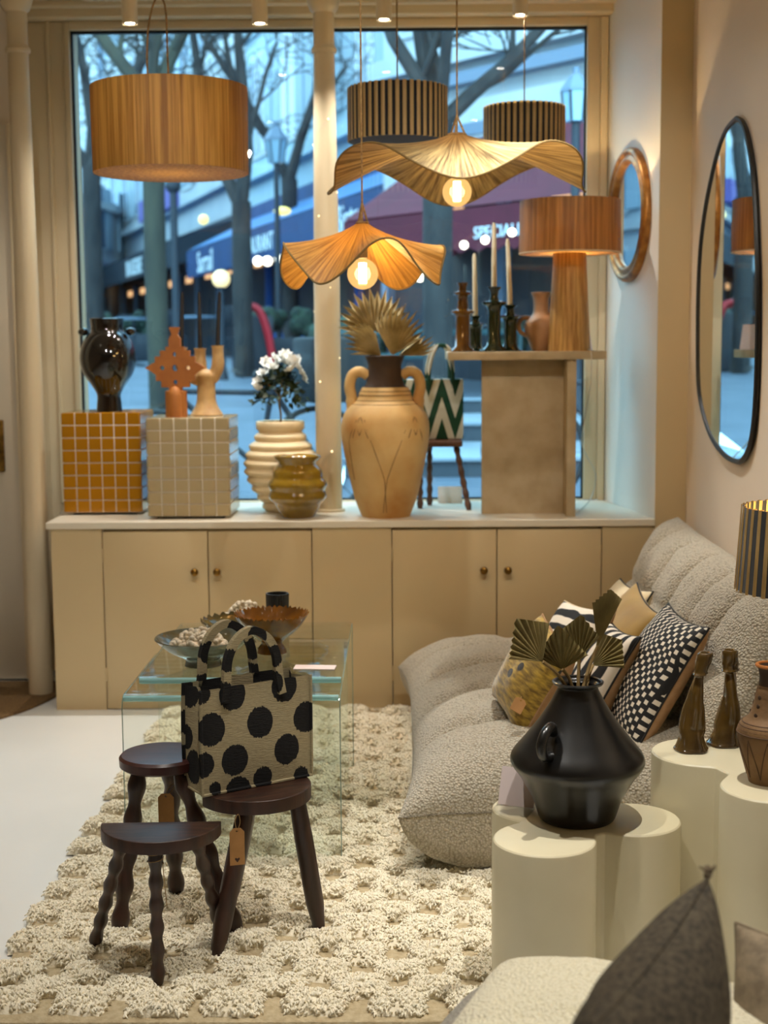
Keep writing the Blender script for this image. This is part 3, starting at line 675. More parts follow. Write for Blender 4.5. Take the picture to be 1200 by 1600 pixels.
# amphora
Yk = 5.87; s = Yk / FPX; c = at(603, 806, Yk); AX, AY = c.x, Yk
t = thing('amphora', 'big sand-coloured amphora with two handles in the window', 'amphora', (AX, AY, CT))
pr_ = [(38, 0), (48, 26), (58, 66), (66, 106), (69, 131), (66.5, 155), (57, 171), (45, 182), (40, 194), (36, 202)]
part('body', lathe([(.001, 0)] + cr([(a * s, b * s) for a, b in pr_], 5), 56), 'amphora_clay', t)
part('neck', lathe([(36 * s, 201 * s), (30 * s, 207 * s), (26.5 * s, 222 * s), (26 * s, 236 * s), (30 * s, 247 * s), (31 * s, 250 * s), (28 * s, 250 * s), (22 * s, 236 * s), (22 * s, 200 * s), (.001, 195 * s)], 40, 2), 'collar_brown', t, label='dark brown unglazed neck')
for sg in (-1, 1):
    part('handle', tube(cr([(sg * 26 * s, 0, 219 * s), (sg * 38 * s, 0, 226 * s), (sg * 50 * s, 0, 221 * s), (sg * 55 * s, 0, 204 * s), (sg * 52 * s, 0, 186 * s), (sg * 50 * s, 0, 168 * s)], 5), [8 * s] * 5 + [8.5 * s] * 16 + [10 * s] * 4 + [11 * s], 14), 'amphora_clay', t)
def prof_r(z): return lerp(z, [(b, a) for a, b in pr_])
ink = MB()
def inkline(pts):  # (angle from front, z px)
    P = [];
    for (a0, z0), (a1, z1) in zip(pts, pts[1:]):
        for i in range(8):
            q = i / 7; a = a0 + (a1 - a0) * q; z = z0 + (z1 - z0) * q; r = (prof_r(z) + .2) * s; P.append((r * math.sin(a), -r * math.cos(a), z * s))
    ink.add(*tube(P, .0013, 5)[:2])
inkline([(-.55, 168), (-.02, 62), (.03, 10)]); inkline([(.62, 165), (.05, 62), (-.08, 10)]); inkline([(-.62, 165), (-.95, 120), (-1.0, 60)]); inkline([(.75, 160), (1.0, 120)])
for a0 in (-.6, .75):
    inkline([(a0 - .2, 126), (a0, 160), (a0 + .22, 126), (a0 + .1, 145), (a0, 130), (a0 - .1, 145), (a0 - .2, 126)])
for z in (176, 182, 190, 196): inkline([(-2.4, z), (-1.2, z), (0, z), (1.2, z), (2.4, z)])
part('painted_lines', ink, 'ink_brown', t)
# dried palm leaves
def fan_leaf(label, base, hub, tip, span, nf, mat, style, wide=.8, yaw=0, group=None, fold=.12, sag=0):
    base, hub, tip = Vector(base), Vector(hub), Vector(tip)
    t = thing('dried_palm_leaf', label, 'palm leaf', base, group=group)
    ax = (tip - hub); L = ax.length; zax = ax.normalized(); back = Vector((0, -1, 0)); xax = zax.cross(back) * -1
    if xax.length < 1e-4: xax = Vector((1, 0, 0))
    xax.normalize(); yax = zax.cross(xax)
    Mr = Matrix((xax, yax, zax)).transposed().to_4x4() @ Matrix.Rotation(yaw, 4, 'Z')
    n = nf * 2; v = []; f = []; rows = 5; h0 = hub - base
    for j in range(rows + 1):
        for i in range(n + 1):
            q = 2 * i / n - 1; th = q * span
            if style == 'cut':   # trimmed to a pointed spade
                A = span; rc = wide; k = min(1, abs(th) / A); P1 = Vector((0, 1)); P2 = Vector((rc * math.sin(A), rc * math.cos(A)))
                d = Vector((math.sin(abs(th)), math.cos(th))); e = P2 - P1; den = d.x * e.y - d.y * e.x
                rr = (P1.x * e.y - P1.y * e.x) / den if abs(den) > 1e-6 else 1
            else:
                rr = (1 - .22 * q * q) * (1 + .05 * math.sin(i * 1.7))
            s_ = .04 + .96 * j / rows
            if style != 'cut': s_ = .04 + .66 * j / (rows - 1) if j < rows else (1.0 if i % 2 == 0 else .72)
            y = fold * L * s_ * (.5 if i % 2 else -.5) * (2 * span / nf) + sag * L * s_ * s_ * q * q
            p = Vector((L * rr * s_ * math.sin(th), y, L * rr * s_ * math.cos(th))); v.append(tuple(h0 + (Mr @ p)))
    for j in range(rows):
        for i in range(n): a = j * (n + 1) + i; f.append((a, a + 1, a + n + 2, a + n + 1))
    part('blade', (v, f), mat, t, smooth=False)
    mid = h0 * .5 + Vector((0, 0, .01)); part('stalk', tube(cr([(0, 0, 0), tuple(mid), tuple(h0)], 4), .004, 7), 'stem_olive' if mat == 'palm_olive' else mat, t)
nb = (AX, AY, CT + 205 * s)
GP = 'palm leaves in the amphora'
fan_leaf('dried palm fan at the top of the amphora, widest of its leaves', nb, at(586, 520, AY + .03), at(578, 450, AY + .03), 1.5, 16, 'palm', 'spiky', yaw=.1, group=GP, fold=1.7)
fan_leaf('dried palm fan at the middle right of the amphora bunch', nb, at(612, 556, AY - .05), at(630, 478, AY - .09), .80, 12, 'palm', 'spiky', yaw=-.35, group=GP, fold=1.7)
fan_leaf('dried palm fan spreading low left over the amphora neck', nb, at(596, 556, AY - .03), at(545, 512, AY - .08), .62, 9, 'palm', 'spiky', yaw=.5, group=GP, fold=1.7)
fan_leaf('narrow dried palm leaf reaching right over the green bag', nb, at(622, 556, AY), at(680, 534, AY - .05), .38, 6, 'palm', 'spiky', yaw=.3, group=GP, fold=1.7)

# bobbin stool with chevron bag
def bobbin_leg(p0, p1, r, nb_, seg=14, flat=.28):
    p0, p1 = Vector(p0), Vector(p1); N = nb_ * 8; P = []; rr = []
    for i in range(N + 1):
        q = i / N; P.append(p0.lerp(p1, q)); rr.append(r * (1 - flat * .5 + flat * .5 * math.cos(2 * PI * nb_ * q + PI)))
    return tube(P, rr, seg)
l1 = on(671, 787, CT); l2 = on(733, 797, CT); ZS = at(700, 685, 6.2).z
t = thing('bobbin_stool', 'small brown stool with bobbin legs behind the amphora', 'stool', ((.08 + .28) / 2, 6.19, CT))
bx, by = .18, 6.19
part('seat', box(at(640, 690, 6.19).x - bx, at(722, 690, 6.12).x - bx, -.13, .10, ZS - CT - .028, ZS - CT, .006), 'stool_wood', t)
for a, b in (((.09 - bx, 6.15 - by), (l1.x - .045 - bx, l1.y - .19 - by)), ((l1.x + .0 - bx, .09), (l1.x - bx, l1.y - .06 - by)), ((.245 - bx, -.07), (l2.x - bx, l2.y - by))):
    part('leg', bobbin_leg((a[0], a[1], ZS - CT - .02), (b[0], b[1], 0), .0145, 6), 'stool_wood', t)
bw, bh = px(110, 6.15), px(94, 6.15); cb = at(668, 685, 6.15)
t = thing('chevron_tote', 'green and white chevron tote bag on the bobbin stool', 'tote bag', (cb.x, 6.15, ZS), rz=R(6))
part('body', box(-bw / 2, bw / 2, -.04, .05, .001, bh, .008), 'chevron_cloth', t)
for y in (-.045, .055):
    part('handle', strap(cr([(-.075, y, bh - .06), (-.07, y, bh + .05), (-.045, y, bh + .13), (0, y, bh + .155), (.045, y, bh + .13), (.07, y, bh + .05), (.075, y, bh - .06)], 5), (1, 0, .0001), .022, .006) if False else tube(cr([(.0, y, bh - .05), (.005, y, bh + .05), (.03, y, bh + .13), (.065, y, bh + .145), (.095, y, bh + .12), (.105, y, bh + .05), (.105, y, bh - .05)], 5), .008, 8), 'chevron_cloth', t)
cpt = on(703, 785, CT)
tag(part('price_card', box(-.055, .055, -.002, .002, 0, .075), 'paper', None, (cpt.x, cpt.y - .02, CT), (R(-12), 0, 0), smooth=False), 'blank white card standing behind the bobbin stool', 'card')

# stone console
CZ = 1.472
t = thing('stone_console', 'beige stone console table with a thick slab top', 'console table', (.52, 5.90, CT))
part('top_slab', box(.201 - .52, .848 - .52, 5.79 - 5.9, 6.17 - 5.9, CZ - CT - .034, CZ - CT, .003), 'stone', t)
part('back_panel', box(.346 - .52, .69 - .52, 5.916 - 5.9, 5.95 - 5.9, 0, CZ - CT - .034, .002), 'stone', t)
part('side_panel', box(.69 - .52, .728 - .52, 5.808 - 5.9, 6.15 - 5.9, 0, CZ - CT - .034, .002), 'stone', t)
# candle holders on it
def holder(label, pc, pyt, pyb, Y, prof, mat):
    sH = Y / FPX; c = at(pc, pyb, Y); t = thing('candle_holder', label, 'candle holder', (c.x, Y, CZ), group='glazed candle holders on the console')
    h = (pyb - pyt) * sH
    part('body', lathe([(.001, 0)] + [(r * sH, z * h) for r, z in prof] + [(.008, h), (.008, h - .015), (.001, h - .015)], 28), mat, t, angle=50); return Vector((c.x, Y, CZ + h))
P4 = [(18, 0), (18, .03), (12, .08), (11.5, .5), (12.5, .53), (18, .56), (18, .59), (9, .62), (8, .75), (9, .8), (14, .83), (14, .86), (7, .88), (6.5, .93), (9, 1)]
holder('amber glazed square-stemmed candle holder without a candle', 723, 443, 549, 5.93, P4, 'amber_glaze')
PT = [(18, 0), (18, .03), (12, .1), (10, .2), (10, .62), (12, .7), (19, .74), (19, .77), (8, .79), (6, .86), (7, .94), (11, .98), (11, 1)]
hp = [holder('tallest green glazed candle holder on the console', 772, 450, 549, 5.93, PT, 'green_glaze'), holder('short green glazed candle holder next to the clay jug', 797, 478, 549, 5.98, PT, 'green_glaze'), holder('short green glazed candle holder behind the amber one', 743, 493, 548, 6.06, PT, 'green_glaze')]
for b, (tx, ty), lab in zip(hp, ((772, 348), (793, 373), (741, 396)), ('tall ivory taper candle in the tallest green holder', 'ivory taper candle leaning left beside the clay jug', 'shortest ivory taper candle behind the amber holder')):
    k = thing('taper_candle', lab, 'candle', b + Vector((0, 0, -.012)), group='ivory tapers'); d = at(tx, ty, b.y) - k.location
    part('wax', tube([(0, 0, 0), d * .94, d], [.012, .0085, .005], 12), 'wax', k); part('wick', tube([d * .99, d * 1.025], .0012, 5), 'frame_black', k)
Yk = 6.0; s = Yk / FPX; c = at(845, 547, Yk)
t = thing('clay_jug', 'small terracotta jug half hidden behind the raffia table lamp', 'jug', (c.x, Yk, CZ))
part('body', vessel([(14 * s, 0), (17 * s, 8 * s), (25 * s, 30 * s), (25 * s, 44 * s), (14 * s, 56 * s), (12 * s, 66 * s), (12.5 * s, 80 * s), (16 * s, 90 * s)], .004), 'terra_pale', t)
part('handle', tube(cr([(-21 * s, 0, 24 * s), (-32 * s, 0, 30 * s), (-35 * s, 0, 42 * s), (-28 * s, 0, 51 * s), (-17 * s, 0, 51 * s)], 4), 3.5 * s, 10), 'terra_pale', t)
# raffia table lamp
Yk = 5.93; s = Yk / FPX; c = at(889, 548, Yk)
t = thing('raffia_table_lamp', 'raffia table lamp with a drum shade on the stone console', 'table lamp', (c.x, Yk, CZ))
hb = 150 * s
part('base', lathe([(.001, 0), (33 * s, 0), (33 * s, .004), (25 * s, hb), (.001, hb)], 48), 'raffia_lamp', t, angle=60)
shp = part('shade', shell(78 * s, 77 * s, 79 * s, .004, 64), 'raffia_shade', t, (0, 0, hb - .002))
part('shade_ring', tube([(77.5 * s * math.cos(a * PI / 24), 77.5 * s * math.sin(a * PI / 24), hb - .002) for a in range(48)], .0025, 6, closed=True), 'cream_fabric', t)
part('lamp_holder', lathe([(.001, 0), (.006, 0), (.006, .03), (.001, .03)], 14), 'steel', t, (0, 0, hb))
part('bulb', sphere(.028, seg=16, rings=10), 'filament', t, (0, 0, hb + .095))
lamp('bulb_light', 'POINT', 11, BULB_COL, t, (0, 0, hb + .045), .012)
cp = [at(921, 546, 5.84), at(924, 556, 5.775), at(923, 600, 5.80), at(914, 650, 5.95), at(909, 690, 6.1), at(918, 715, 6.2), at(930, 740, 6.2), at(925, 775, 6.2), on(905, 798, CT + .004), on(890, 797, CT + .004)]
cpl = [(c.x + .07, Yk - .04, CZ + .004)] + [tuple(v) for v in cp]
tag(part('lamp_cord', tube(cr(cpl, 5), .0025, 6), 'wire'), 'white cord hanging from the raffia table lamp to the counter', 'cord')
tag(part('price_card', box(-.045, .045, -.002, .002, 0, .11), 'paper_pink', None, (.80, 6.09, CZ), (R(-14), 0, R(40)), smooth=False), 'pale card standing on the console behind the raffia lamp', 'card')

# ================================================================== MIRRORS
rd = Vector((.937 - 1.04, YW - YC, 0)).normalized(); rn = Vector((-rd.y, rd.x, 0))
def on_reveal(x, y):
    v = ray(x, y); P0 = Vector((1.04, YC, 0)); k = (P0 - _C).dot(rn) / v.dot(rn); return _C + v * k
mc = (on_reveal(957, 338) + on_reveal(1018, 335)) / 2; mc.z = (on_reveal(988, 231).z + on_reveal(988, 440).z) / 2
aw = (on_reveal(957, 338) - on_reveal(1018, 335)).length / 2; ah = (on_reveal(988, 231).z - on_reveal(988, 440).z) / 2
t = thing('oval_mirror', 'oval mirror in a moulded gilt wood frame on the window reveal', 'mirror', mc, rot=(R(90), 0, math.atan2(rn.y, rn.x) + PI / 2))
def oval_frame(aw, ah, prof, n=64):
    v = []; f = []; m_ = len(prof)
    for i in range(n):
        a = 2 * PI * i / n
        for (d, z) in prof: v.append(((aw - d) * math.cos(a), (ah - d) * math.sin(a), z))
    for i in range(n):
        for k in range(m_ - 1): j = (i + 1) % n; f.append((i * m_ + k, j * m_ + k, j * m_ + k + 1, i * m_ + k + 1))
    return v, f
part('frame', oval_frame(aw, ah, cr([(0, 0), (.0, .02), (.012, .032), (.024, .030), (.03, .022), (.036, .024), (.05, .03), (.062, .022), (.066, .010)], 3)), 'gold_leaf', t)
part('glass', ([((aw - .06) * math.cos(a * PI / 32), (ah - .06) * math.sin(a * PI / 32), .010) for a in range(64)], [tuple(range(64))]), 'mirror', t, smooth=False)
def on_wall(x, y):
    v = ray(x, y); return _C + v * (WX / v.x)
outl = [(1157, 185), (1140, 205), (1125, 247), (1110, 315), (1101, 380), (1097, 450), (1096, 530), (1097, 600), (1103, 640), (1116, 680), (1135, 708), (1157, 721), (1170, 714), (1180, 688), (1186, 640), (1189.5, 560), (1190.5, 450), (1188, 350), (1183, 270), (1174, 215), (1166, 192)]
W2 = [on_wall(*q) for q in outl]; cyy = sum(q.y for q in W2) / len(W2); czz = sum(q.z for q in W2) / len(W2)
loop = cr([(q.y - cyy, q.z - czz) for q in W2] + [(W2[0].y - cyy, W2[0].z - czz)], 5)[:-1]
t = thing('pebble_mirror', 'tall rounded mirror in a thin black rim on the right wall', 'mirror', (WX, cyy, czz))
part('frame', tube([(-.012, a, b) for a, b in loop], .010, 8, closed=True), 'frame_black', t)
part('glass', ([(-.014, a, b) for a, b in loop], [tuple(range(len(loop)))]), 'mirror', t, smooth=False)
part('backing', ([(-.001, a, b) for a, b in loop], [tuple(range(len(loop)))]), 'frame_black', t, smooth=False)
# ================================================================== RUG
RX0, RX1, RY0, RY1 = -.965, 1.02, 2.97, 5.655
rug = thing('shag_rug', 'cream wool rug with raised tufts in staggered rows', 'rug', (0, 4.3, 0))
rw = MB(); rw.add(*box(RX0, RX1, RY0 - 4.3, RY1 - 4.3, 0, .010, .003))
part('woven_ground', rw, 'rug_base', rug)
tufts = []
for k in range(5):
    rr = random.Random(40 + k)
    def fn(u, v, k=k):
        x, y = 2 * u - 1, 2 * v - 1
        e = max(0, 1 - abs(x) ** 3.2) ** .5 * max(0, 1 - abs(y) ** 3.2) ** .5
        jx = 1 + .14 * nz(y * 1.5, k * 3.1, 0, 1) + .06 * nz(y, k, 4, 5); jy = 1 + .14 * nz(x * 1.5, k * 5.3, 2, 1)
        n1 = nz(x * .06, y * .05, k * 2.0, 55); n2 = nz(x * .06, y * .05, k * 2.0, 150)
        z = e * (.030 + .008 * n1 + .004 * n2) - .004
        return (x * .066 * jx + .004 * n2 + .003 * n1, y * .050 * jy - .008 * e + .004 * n1, z)
    tm = MB(); g_ = grid(fn, 16, 14); tm.add(g_[0], g_[1])
    for q in range(430):      # short curls of yarn over the pad
        a, b = rr.uniform(.03, .97), rr.uniform(.03, .97)
        P0 = Vector(fn(a, b)); out = Vector((a - .5, b - .62, .05)); out = (out.normalized() * .6 + Vector((rr.uniform(-.9, .9), rr.uniform(-.9, .9), rr.uniform(-.1, .25)))).normalized()
        L_ = rr.uniform(.007, .013); side = Vector((-out.y, out.x, 0)) * rr.uniform(-.004, .004)
        tm.add(*tube([P0 - Vector((0, 0, .003)), P0 + out * L_ * .5 + side + Vector((0, 0, .003)), P0 + out * L_ + Vector((0, 0, -.003))], [.0024, .0027, .0019], 5)[:2])
    tufts.append(mesh('tuft', (tm.v, tm.f), 'wool', angle=180))
rr = random.Random(11); NYR = int((RY1 - RY0) / .085); stuff = []
cand = []
for j in range(NYR):
    y = RY0 + .075 + j * .085
    for i in range(0, 16):
        x = RX0 + .05 + i * .18 + (.09 if j % 2 else 0)
        if x > RX1 - .05: continue
        hid = (x > .16 and y > 3.9) or (x > .28 and y < 3.3)   # under the sofa and plinths
        if hid: continue
        cand.append((x, y))
for x, y in cand:
    link('tuft', tufts[rr.randrange(5)], rug, (x + rr.uniform(-.012, .012), y - 4.3 + rr.uniform(-.01, .01), .008), (0, 0, rr.uniform(-.15, .15) + (PI if rr.random() < .5 else 0)), (rr.uniform(.95, 1.15), rr.uniform(.9, 1.1), rr.uniform(.85, 1.15)))
fr = MB()
for i in range(110):
    x = RX0 + .01 + i * .0098
    fr.add(*tube([(x, RY1 - 4.3 - .005, .006), (x + rr.uniform(-.004, .004), RY1 - 4.3 + .02, .012), (x + rr.uniform(-.006, .006), RY1 - 4.3 + .045, .004)], .004, 5)[:2])
fo = part('fringe', fr, 'wool', rug); fo['kind'] = 'stuff'

# ================================================================== GLASS TABLES
def glass_sheet(path, x0, x1, t=.010):      # bent sheet: path in (y,z), swept along x
    P = [Vector((0, a, b)) for a, b in path]; v = []; f = []; n = len(P)
    for i in range(n):
        tg = (P[min(i + 1, n - 1)] - P[max(i - 1, 0)]).normalized(); nn = Vector((0, -tg.z, tg.y))
        for x in (x0, x1):
            for sg in (-.5, .5): q = P[i] + nn * t * sg; v.append((x, q.y, q.z))
    for i in range(n - 1):
        a, b = i * 4, i * 4 + 4
        f += [(a + 1, a + 3, b + 3, b + 1), (a, b, b + 2, a + 2), (a, a + 1, b + 1, b), (a + 2, b + 2, b + 3, a + 3)]
    f += [(0, 2, 3, 1), (n * 4 - 4, n * 4 - 3, n * 4 - 1, n * 4 - 2)]
    return v, f
def arc(cy, cz, r, a0, a1, n=6): return [(cy + r * math.cos(R(a0 + (a1 - a0) * i / n)), cz + r * math.sin(R(a0 + (a1 - a0) * i / n))) for i in range(n + 1)]
TA, TB = .503, .548; YA, YB0, YB1 = 3.955, 3.985, 4.834
xa0, xa1 = at(190, 1088, YA).x, at(531, 1088, YA).x; xb0, xb1 = at(215, 1060, YB0).x, at(535, 1058, YB0).x
t = thing('glass_table', 'lower bent-glass nesting table pulled out towards the stools', 'coffee table', ((xa0 + xa1) / 2, YA, .0), group='bent glass nesting tables'); ox = (xa0 + xa1) / 2
FZ = .012
part('bent_sheet', glass_sheet([(0, FZ)] + [(0, .2), (0, TA - .04)] + arc(.03, TA - .035, .03, 180, 90) + [(.3, TA - .005)] + arc(.57, TA - .035, .03, 90, 0) + [(.6, .2), (.6, FZ)], xa0 - ox, xa1 - ox), 'table_glass', t, angle=25)
t = thing('glass_table', 'upper bent-glass nesting table carrying the bowls', 'coffee table', ((xb0 + xb1) / 2, YB1, 0), group='bent glass nesting tables'); ox = (xb0 + xb1) / 2
part('bent_sheet', glass_sheet([(YB0 - YB1, TA + .004)] + arc(YB0 - YB1 + .025, TB - .03, .025, 180, 90) + [(-.4, TB - .005)] + arc(-.03, TB - .035, .03, 90, 0) + [(0, .25), (0, FZ)], xb0 - ox, xb1 - ox), 'table_glass', t, angle=25)
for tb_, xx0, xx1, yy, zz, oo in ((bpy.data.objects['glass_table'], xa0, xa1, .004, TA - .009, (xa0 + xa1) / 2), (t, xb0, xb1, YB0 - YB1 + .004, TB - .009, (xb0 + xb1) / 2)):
    part('bend_highlight_strip', tube([(xx0 - oo + .004, yy + .004, zz), (xx1 - oo - .004, yy + .004, zz)], .009, 10), 'bend_highlight', tb_, label='painted aqua highlight along the glass bend')  # aqua tube standing in for the bright reflection on each bend
gt = bpy.data.objects['glass_table']; oA = (xa0 + xa1) / 2; oB = (xb0 + xb1) / 2
mk('edge_green', S(150, 176, 166), r=.15)
for xe in (xa0 - oA, xa1 - oA):
    part('ground_edge', tube([(xe, 0, FZ), (xe, 0, TA - .035), (xe, .009, TA - .014), (xe, .03, TA - .005), (xe, .57, TA - .005)], .0015, 6), 'edge_green', gt)
for xe in (xb0 - oB, xb1 - oB):
    part('ground_edge', tube([(xe, YB0 - YB1 + .02, TB - .005), (xe, -.03, TB - .005), (xe, -.009, TB - .014), (xe, 0, TB - .035), (xe, 0, FZ)], .0015, 6), 'edge_green', t)
part('ground_edge', tube([(xa0 - oA, 0, FZ), (xa1 - oA, 0, FZ)], .002, 6), 'edge_green', gt)
# bowls on the upper table
def scallop(n, a): return lambda r, z, th: (r, z)
def bowl(label, pc, pyf, rpx, hpx, mat, Y, foot, n=0, cat='bowl', tilt=0):
    s = Y / FPX; c = at(pc, pyf, Y); t = thing('ceramic_bowl', label, cat, (c.x, Y, TB), group='glazed bowls on the glass table'); H = hpx * s; r = rpx * s
    out = [(foot * s, 0), (foot * s * .92, H * .12), (foot * s * .7, H * .25)] if n and foot < rpx * .5 and hpx > 45 else [(foot * s, 0), (foot * s * .95, H * .16)]
    z0 = out[-1][1]
    out += [(r * .42, z0 + (H - z0) * .16), (r * .72, z0 + (H - z0) * .48), (r * .9, z0 + (H - z0) * .78), (r, H)]
    inn = [(r * .985, H + .003), (r * .95, H - .004), (r * .86, z0 + (H - z0) * .76), (r * .68, z0 + (H - z0) * .5), (r * .35, z0 + (H - z0) * .24), (.001, z0 + (H - z0) * .2)]
    pr = [(.001, 0)] + cr(out, 4) + inn
    wob = (lambda rr, z, a: (rr * (1 + (.025 * math.cos(n * a) if z > H * .9 else 0)), z + (.005 * math.cos(n * a) if z > H * .93 else 0))) if n else None
    part('body', lathe(pr, 96 if n else 48, 0, wob), mat, t, angle=60)
    return Vector((c.x, Y, TB + H)), r
bA, rA = bowl('wide blue-grey glazed bowl holding white coral', 318, 1040, 77, 44, 'bowl_blue', 4.16, 30)
bO, rO = bowl('small olive bowl with a scalloped rim behind the bag handles', 378, 1006, 64, 36, 'bowl_olive', 4.48, 22, 26)
bM, rM = bowl('amber footed bowl with a scalloped rim', 425, 1020, 59, 62, 'bowl_amber', 4.33, 24, 40)
def coral_cluster(label, c, sx, sy, sz, n, seed):
    rn_ = random.Random(seed); t = MB(); s0 = sphere(.011, seg=8, rings=6)
    for i in range(n):
        a, b = rn_.uniform(0, 2 * PI), rn_.random() ** .5; q = Vector((b * math.cos(a) * sx, b * math.sin(a) * sy, (1 - b * b) * sz * rn_.uniform(.5, 1.1)))
        t.add(*xf(s0, Matrix.Translation(q) @ Matrix.Scale(rn_.uniform(.55, 1.0), 4)))
    t.add(*xf(sphere(1, seg=16, rings=8), Matrix.Diagonal((sx * .9, sy * .9, sz * .6, 1))))
    tag(part('coral', t, 'coral', None, c), label, 'coral', 'pieces of white coral')
coral_cluster('knobbly white coral lying in the blue-grey bowl', bA + Vector((-.012, 0, -.022)), .085, .06, .045, 200, 5)
coral_cluster('white coral piece at the back of the glass table by the black cup', at(382, 967, 4.72) + Vector((0, 0, .0)), .072, .05, .06, 170, 6)
cz_ = at(434, 972, 4.70)
t = thing('ribbed_cup', 'black ribbed cup standing behind the amber bowl', 'cup', (cz_.x, 4.70, TB)); s = 4.7 / FPX
part('body', lathe([(.001, 0), (17 * s, 0), (18 * s, 57 * s), (16 * s, 57 * s), (15 * s, 6 * s), (.001, 6 * s)], 64, 0, lambda r, z, a: (r * (1 + (.03 * math.cos(30 * a) if r > .03 else 0)), z)), 'ribbed_black', t)
ck = at(492, 1040, 4.10)
tag(part('price_card', box(-.062, .062, -.028, .028, 0, .004, .001), 'paper_pink', None, (ck.x, ck.y, TB + .001), (0, 0, R(-4)), smooth=False), 'pale pink card lying flat on the glass table by the tote bag', 'card')

# ================================================================== STOOLS
def half_moon(r, th, n=28, back=.0):
    return prism([(r * math.cos(PI + PI * i / n), r * math.sin(PI + PI * i / n)) for i in range(n + 1)], -th, 0, .003)
def tag_label(label, P, hook, w=.03, h=.062, rz=0, heart=False):
    t = thing('kraft_tag', label, 'tag', P, rz=rz, group='kraft tags on the stools')
    o = [(-w / 2, -h), (w / 2, -h), (w / 2, -.010), (w / 2 - .009, 0), (-w / 2 + .009, 0), (-w / 2, -.010)]
    holes = [circ(0, -.007, .0028, 10)]
    if heart: holes.append([(0, -h + .006), (.006, -h + .014), (.0055, -h + .018), (.003, -h + .0185), (0, -h + .016), (-.003, -h + .0185), (-.0055, -h + .018), (-.006, -h + .014)])
    part('card', flat_shape([o] + holes, .0012), 'kraft', t, smooth=False)
    hk = Vector(hook) - Vector(P); hk = Matrix.Rotation(-rz, 3, 'Z') @ hk
    part('string', tube(cr([(0, -.001, -.007), tuple(hk * .5 + Vector((.006, 0, -.004))), tuple(hk), tuple(hk * .5 + Vector((-.006, 0, .0))), (0, .001, -.007)], 5), .0009, 5), 'twine', t)
ZH = .378; hc = on(252, 1284, ZH)
t = thing('half_moon_stool', 'dark half-moon stool with wavy legs nearest the white floor', 'stool', (hc.x, hc.y, 0), rz=R(2)); s1 = t
part('seat', half_moon(.142, .030), 'dark_wood', t, (0, 0, ZH), angle=30)
for nm, (a, b), foot in (('l', (-.085, -.035), on(150, 1474, .02)), ('f', (.0, -.11), on(245, 1532, .02)), ('r', (.085, -.035), on(352, 1466, .02))):
    part('leg', bobbin_leg((a, b, ZH - .025), (foot.x - hc.x, foot.y - hc.y, .014), .0175, 6), 'leg_wood', t)
lg = on(245, 1532, .02); part('twine_loop', tube([(.0 + .019 * math.cos(i * .6), -.113 + .019 * math.sin(i * .6), ZH - .062 + .0015 * i) for i in range(22)], .0012, 5), 'twine', t)
part('twine_end', tube([(.018, -.125, ZH - .055), (.022, -.13, ZH - .10), (.026, -.128, ZH - .16)], .001, 5), 'twine', t)
ZR = .472; rc = on(252, 1176, ZR)
t = thing('round_stool', 'dark red-brown round stool with wavy legs behind the half-moon stool', 'stool', (rc.x, rc.y, 0))
part('seat', lathe([(.001, -.034), (.098, -.034), (.106, -.028), (.107, -.008), (.101, -.001), (.09, 0), (.001, 0)], 48), 'red_wood', t, (0, 0, ZR))
for (a, b), foot in (((-.05, -.045), on(185, 1458, .02)), ((.05, -.045), on(372, 1458, .02)), ((.01, .055), on(276, 1396, .02))):
    part('leg', bobbin_leg((a, b, ZR - .03), (foot.x - rc.x, foot.y - rc.y, .014), .024, 5, flat=.34), 'leg_wood', t)
tp = at(259, 1240, rc.y - .05); tag_label('kraft tag tied to the round stool', tp, tp + Vector((.02, .02, .02)), .04, .085)
ZB = .40; e0 = on(322, 1240, ZB); e1 = on(478, 1214, ZB); bc = (e0 + e1) / 2; ang = math.atan2(e1.y - e0.y, e1.x - e0.x)
t = thing('half_moon_stool', 'dark half-moon stool with straight legs under the spotted bag', 'stool', (bc.x, bc.y, 0), rz=ang)
part('seat', half_moon(.142, .034), 'dark_wood', t, (0, .012, ZB), angle=30)
def straight_leg(p0, p1):
    p0, p1 = Vector(p0), Vector(p1); return tube([p0, p0.lerp(p1, .3), p0.lerp(p1, .78), p0.lerp(p1, 1.0)], [.021, .024, .0235, .0135], 9)
Mi = Matrix.Rotation(-ang, 3, 'Z')
for a, foot in (((-.055, -.06, ZB - .03), on(337, 1494, .02)), ((.085, -.055, ZB - .03), on(500, 1452, .02)), ((-.03, -.02, ZB - .03), Vector((bc.x - .10, bc.y + .12, .02)))):
    q = Mi @ (foot - Vector((bc.x, bc.y, 0))); part('leg', straight_leg(a, (q.x, q.y, .014)), 'leg_wood', t, angle=60)
tp = at(370, 1294, 3.27); tag_label('kraft tag with a heart hole tied to the stool under the bag', tp, tp + Vector((.004, .0, .035)), .036, .092, rz=.25, heart=True)
